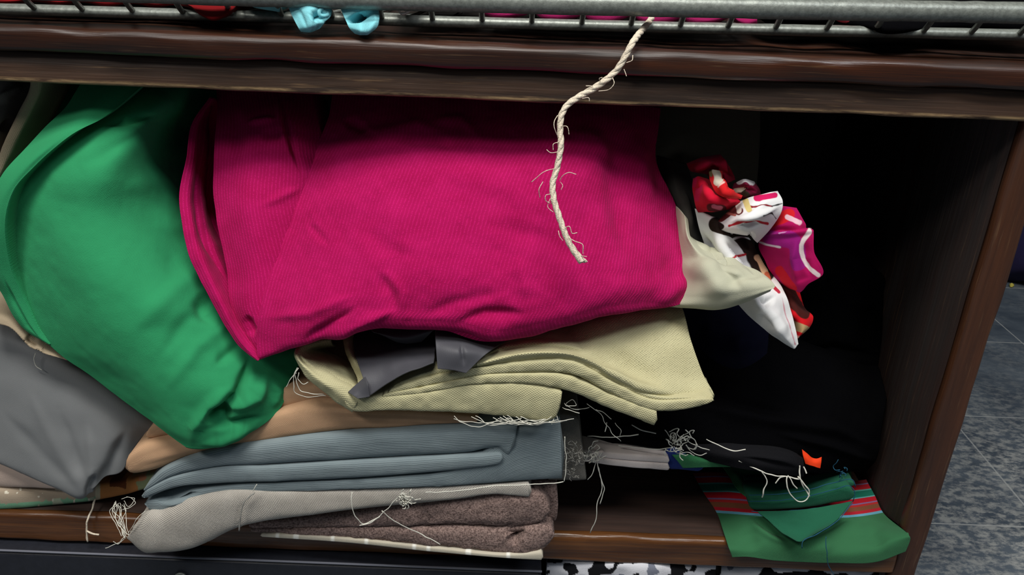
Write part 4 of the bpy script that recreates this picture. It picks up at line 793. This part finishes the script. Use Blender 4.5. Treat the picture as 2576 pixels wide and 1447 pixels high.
o = sheet('dark_grey_fabric', DGREY, None, [[(1655, 395, .10), (1690, 405, .085), (1728, 415, .095)], [(1660, 450, .085), (1700, 455, .065), (1745, 460, .085)], [(1680, 530, .07), (1722, 530, .045), (1756, 530, .07)], [(1700, 590, .06), (1740, 595, .036), (1768, 600, .06)], [(1720, 640, .055), (1752, 630, .036), (1778, 626, .056)]], 60, 110, [([(1716, 470), (1740, 590)], 8, .003)], ((.001, .03),), .002, .03)
tag(o, 'dark grey fabric strip standing between the pink knit and the floral cloth', 'fabric')
o = sheet('olive_fabric', OLIVE, None, [[(1560, 240, .20), (1740, 250, .19), (1912, 262, .20)], [(1560, 320, .19), (1740, 330, .18), (1912, 340, .19)], [(1560, 420, .18), (1740, 430, .17), (1906, 440, .18)], [(1580, 560, .17), (1740, 570, .16), (1900, 580, .17)], [(1600, 720, .15), (1740, 730, .145), (1890, 740, .15)]], 90, 90, [([(1655, 400), (1720, 380), (1790, 410)], 22, -.008)], thick=.003, puff=.06)
tag(o, 'olive brown fabric bundle standing at the back behind the floral cloth', 'fabric')

fc = thing('floral_cloth', 'crumpled white, red and magenta floral print cloth on the right of the pile', 'cloth')
def fpart(name, rows, nu, nv, base, strokes, creases=(), thick=.0012, puff=0.0):
    sheet(name, FLORAL, fc, rows, nu, nv, creases, ((.0008, .02), (.0003, .008)), thick, puff, lambda px, a, b: paint(px, base, strokes))
WH = (226, 226, 226)
fpart('white_drape', [[(1748, 525, .04), (1795, 545, .024), (1850, 555, .034)], [(1762, 585, .032), (1820, 605, .010), (1895, 615, .03)], [(1780, 640, .030), (1850, 660, .006), (1925, 670, .024)], [(1815, 690, .024), (1895, 712, .000), (1958, 712, .012)], [(1842, 745, .010), (1918, 760, -.017), (1980, 752, -.002)], [(1878, 790, .0), (1940, 802, -.022), (1994, 800, -.008)], [(1928, 834, -.010), (1966, 842, -.025), (2005, 840, -.015)], [(1990, 876, -.018), (1998, 879, -.020), (2009, 866, -.018)]], 170, 240, WH,
      [([(1800, 565), (1850, 585), (1885, 620), (1912, 660), (1928, 690)], 38, (34, 22, 16)), ([(1835, 605), (1862, 597), (1890, 602)], 5, WH), ([(1905, 648), (1915, 660), (1922, 680), (1930, 706)], 16, (218, 178, 140)), ([(1935, 655), (1940, 675)], 16, (226, 200, 184)), ([(1928, 690), (1936, 716)], 12, (190, 96, 66)), ([(1842, 646), (1876, 640)], 5, (170, 20, 34)), ([(1948, 726), (1958, 736)], 9, (176, 40, 60)), ([(1966, 750), (1976, 790), (1990, 830), (2001, 866)], 3, (206, 150, 160))],
      [([(1792, 585), (1830, 640), (1880, 690)], 12, .004), ([(1815, 600), (1880, 660), (1920, 720)], 9, -.005), ([(1770, 590), (1800, 650), (1830, 680)], 8, -.003), ([(1905, 745), (1925, 765), (1950, 745)], 9, -.005), ([(1930, 770), (1985, 850)], 14, .003), ([(1900, 790), (1950, 830)], 10, -.002)])
fpart('magenta_flap', [[(1922, 556, .03), (1958, 519, .020), (1985, 520, .016), (2004, 523, .016)], [(1912, 595, .028), (1965, 572, .010), (2010, 562, .006), (2037, 580, .006)], [(1908, 620, .026), (1970, 606, .002), (2018, 590, -.003), (2046, 582, -.002)], [(1922, 652, .022), (1985, 655, -.001), (2028, 645, -.007), (2048, 634, -.007)], [(1940, 685, .018), (2000, 695, -.004), (2040, 694, -.010), (2069, 692, -.012)], [(1960, 706, .014), (2000, 716, -.004), (2022, 712, -.009), (2034, 714, -.010)], [(1984, 724, .008), (2002, 731, -.003), (2012, 736, -.006), (2022, 728, -.008)]], 150, 160, (168, 8, 84),
      [([(1935, 560), (1985, 540)], 30, (196, 24, 34)), ([(1940, 600), (2000, 612), (2010, 660)], 40, (150, 22, 118)), ([(1960, 680), (1995, 726)], 22, (196, 14, 40)), ([(1980, 546), (2012, 560)], 13, (218, 178, 190)), ([(2036, 586), (2020, 606), (2017, 636), (2034, 672), (2058, 692)], 11, (222, 204, 204)), ([(1908, 608), (1930, 616), (1962, 622)], 5, (222, 204, 216)), ([(1968, 590), (1980, 588)], 4, (200, 150, 190))],
      [([(1925, 592), (1985, 590), (2060, 580)], 6, .004), ([(1930, 580), (2000, 576), (2050, 572)], 7, -.004), ([(2004, 600), (1996, 650), (2010, 730)], 9, .0025), ([(2030, 600), (2026, 650), (2040, 700)], 9, -.002)])
fpart('white_flap', [[(1846, 512, .034), (1895, 494, .018), (1940, 482, .016), (1957, 480, .022)], [(1836, 526, .024), (1900, 514, .0), (1970, 506, .012)], [(1812, 550, .022), (1880, 545, -.006), (1964, 538, .008)], [(1798, 576, .022), (1865, 578, -.002), (1938, 574, .012)], [(1850, 588, .024), (1885, 594, .008), (1905, 611, .018)]], 150, 130, WH,
      [([(1902, 498), (1950, 490)], 14, (200, 22, 90)), ([(1888, 518), (1915, 514), (1942, 519)], 4, (130, 20, 34)), ([(1942, 519), (1968, 512)], 2.5, (40, 40, 40)), ([(1915, 540), (1940, 536), (1952, 550)], 2.5, (40, 40, 40)), ([(1835, 568), (1880, 556), (1930, 562)], 6, (176, 26, 40)), ([(1812, 548), (1850, 526), (1858, 530)], 22, (92, 24, 26)), ([(1800, 560), (1815, 570)], 14, (34, 20, 18)), ([(1856, 514), (1858, 530)], 14, (224, 216, 206)), ([(1876, 506), (1882, 525)], 15, (214, 196, 128)), ([(1826, 535), (1848, 540)], 6, (170, 90, 80))],
      [([(1830, 560), (1900, 545), (1960, 520)], 8, .003), ([(1850, 572), (1920, 560)], 7, -.004), ([(1860, 540), (1930, 500)], 8, -.002), ([(1880, 590), (1900, 600)], 7, -.003)])
fpart('dark_loop', [[(1726, 412, .065), (1765, 396, .05), (1812, 389, .05)], [(1736, 430, .065), (1775, 412, .042), (1830, 412, .044)], [(1778, 440, .07), (1818, 436, .045), (1846, 440, .05)], [(1798, 470, .05), (1828, 462, .04), (1850, 452, .05)]], 70, 70, (140, 10, 44), [([(1728, 412), (1770, 400), (1812, 390)], 8, (120, 30, 54))], [([(1740, 425), (1800, 408)], 6, .004), ([(1770, 430), (1810, 425)], 9, -.008), ([(1818, 395), (1830, 440)], 6, .003)])
fpart('red_lobe', [[(1750, 462, .05), (1768, 452, .036), (1788, 456, .045)], [(1745, 492, .036), (1780, 490, .008), (1832, 500, .03)], [(1750, 520, .03), (1790, 520, .006), (1862, 506, .024)], [(1756, 534, .036), (1800, 534, .020), (1850, 524, .03)]], 80, 60, (196, 12, 46), [([(1788, 522), (1816, 526)], 22, (84, 14, 24)), ([(1796, 520), (1812, 524)], 13, (190, 96, 120)), ([(1760, 468), (1752, 500)], 14, (196, 10, 74))], [([(1766, 460), (1790, 500), (1850, 512)], 10, .003)], puff=.02)
fpart('red_twist', [[(1782, 424, .05), (1788, 460, .018), (1808, 490, .006), (1864, 502, .012)], [(1800, 426, .04), (1806, 460, .010), (1826, 486, .0), (1866, 497, .010)], [(1818, 430, .042), (1822, 460, .016), (1842, 480, .008), (1868, 492, .018)]], 110, 40, (200, 26, 32), [([(1798, 424), (1806, 444), (1805, 458)], 20, (206, 196, 178)), ([(1784, 424), (1788, 440)], 8, (120, 110, 70)), ([(1808, 470), (1816, 466)], 5, (220, 180, 170))], [([(1806, 440), (1824, 484), (1860, 496)], 7, .003)])
fpart('small_curl', [[(1846, 462, .05), (1874, 450, .032), (1896, 458, .042)], [(1842, 478, .04), (1880, 466, .016), (1910, 478, .034)], [(1846, 494, .034), (1880, 490, .02), (1912, 494, .036)], [(1866, 500, .034), (1885, 500, .026), (1905, 500, .036)]], 70, 50, (104, 10, 44), [([(1858, 458), (1876, 452), (1892, 460)], 11, (220, 214, 216)), ([(1850, 480), (1862, 478)], 13, (196, 190, 170)), ([(1870, 486), (1880, 490)], 12, (50, 38, 30)), ([(1890, 470), (1900, 480)], 10, (150, 20, 66))], [([(1850, 475), (1880, 474), (1904, 484)], 7, -.005)])
fpart('red_drape', [[(1950, 690, .03), (1980, 712, .020), (2010, 730, .018)], [(1968, 755, .014), (2000, 765, .0), (2028, 778, .006)], [(1984, 800, .004), (2016, 804, -.010), (2046, 800, -.004)], [(1998, 835, -.006), (2020, 834, -.014), (2036, 826, -.008)], [(2004, 852, -.012), (2010, 849, -.013), (2016, 845, -.011)]], 90, 110, (198, 14, 26), [([(1975, 705), (1995, 750), (2024, 790)], 26, (62, 18, 14)), ([(1996, 818), (2040, 836)], 22, (176, 146, 104)), ([(2000, 848), (2014, 850)], 9, (190, 130, 120))], [([(1985, 750), (2010, 810)], 8, .003)])

LIM.update(z=None)
# ------------------------------------------------------------------ lower compartment and floor
bx = thing('black_storage_box', 'black storage box with a pale lid edge in the compartment under the shelf', 'box')
BY = -.011; za = P(485, 1402, BY)[2]; xr = P(1364, 1410, BY)[0]
box('body', CRATE, bx, XL + .03, xr, BY, .30, .0705, za - .004, .003)
box('lid_rim', CRATE_E, bx, XL + .029, xr + .0005, BY - .0012, BY + .0008, za - .0013, za, .0004)
box('lid', CRATE, bx, XL + .03, xr, BY + .0006, .30, za - .0038, za - .0004, .001)
W = P(455, 1446, BY - .001); a = np.linspace(0, TAU, 30)
v, f = tube_geo(np.stack([W[0] + .005*np.cos(a), np.full(30, W[1] - .001), W[2] - .003 + .005*np.sin(a)], -1), .0012, 6); link('metal_ring', v, f, GALV, bx)
def leop(seed, s, th):
    def fcol(px, a, b):
        n1 = noise(np.stack([px[..., 0]/s, px[..., 1]/s, 0*a], -1), 1.0, seed); n2 = noise(np.stack([px[..., 0]/(s*.45), px[..., 1]/(s*.45), 0*a], -1), 1.0, seed + 3)
        c = np.empty(px.shape[:-1] + (3,)); c[:] = lin((214, 214, 220)); c[(n1 + .5*n2) > th] = lin((14, 14, 18)); c[(n1 + .5*n2) < -.55] = lin((120, 124, 138))
        return c
    return fcol
def lowcloth(name, label, xa, xb, d, seed, s, th, y=1418):
    rows = [[(xa, y - 40, d + .06), ((xa + xb)/2, y - 42, d + .05), (xb, y - 38, d + .06)], [(xa, y - 4, d + .01), ((xa + xb)/2, y, d), (xb, y + 6, d + .012)], [(xa - 10, y + 120, d + .02), ((xa + xb)/2, y + 126, d + .006), (xb, y + 124, d + .02)], [(xa - 20, y + 270, d + .05), ((xa + xb)/2, y + 276, d + .03), (xb - 20, y + 270, d + .05)]]
    o = sheet(name, LEOP, None, rows, int((xb - xa)/2), 130, nz=((.003, .03), (.001, .01)), thick=.003, puff=.12, vcol=leop(seed, s, th)); return tag(o, label, 'fabric')
lowcloth('patterned_fabric', 'black and white animal print fabric under the shelf beside the black box', 1376, 1800, .0, 3, 34, .12)
lowcloth('patterned_fabric', 'dark fabric with pale blotches under the shelf below the green striped cloth', 1812, 2250, .012, 9, 70, -.10, 1430)
q = P(2576, 650, 1.3)
o = sheet('dark_blue_bundle', cloth('dark_purple_cloth', (40, 34, 70)), None, [[(2500, 560, 1.4), (2700, 540, 1.35), (2900, 560, 1.4)], [(2490, 620, 1.33), (2700, 610, 1.25), (2920, 620, 1.33)], [(2490, 680, 1.30), (2700, 690, 1.2), (2920, 690, 1.3)], [Zd(2500, 700, .004), Zd(2700, 715, .004), Zd(2920, 710, .004)]], 60, 50, nz=((.012, .1), (.004, .03)), thick=.01, puff=.2)
tag(o, 'dark purple cloth bundle lying on the tiled floor beyond the shelf side', 'cloth')
q = P(*Zd(2545, 718, .003))
o = sheet('yellow_scrap', YEL, None, [[Zd(2539, 714, .006), Zd(2545, 712, .010), Zd(2551, 715, .006)], [Zd(2540, 721, .003), Zd(2546, 722, .004), Zd(2551, 720, .003)]], 8, 8, nz=((.001, .01),), thick=.002)
tag(o, 'tiny yellow scrap lying on the dark floor by the shelf side', 'scrap')

# ------------------------------------------------------------------ finish
import bmesh
for o in list(bpy.data.objects):
    if o.type == 'MESH':
        bm = bmesh.new(); bm.from_mesh(o.data); bmesh.ops.recalc_face_normals(bm, faces=bm.faces[:]); bm.to_mesh(o.data); bm.free()
rebase()
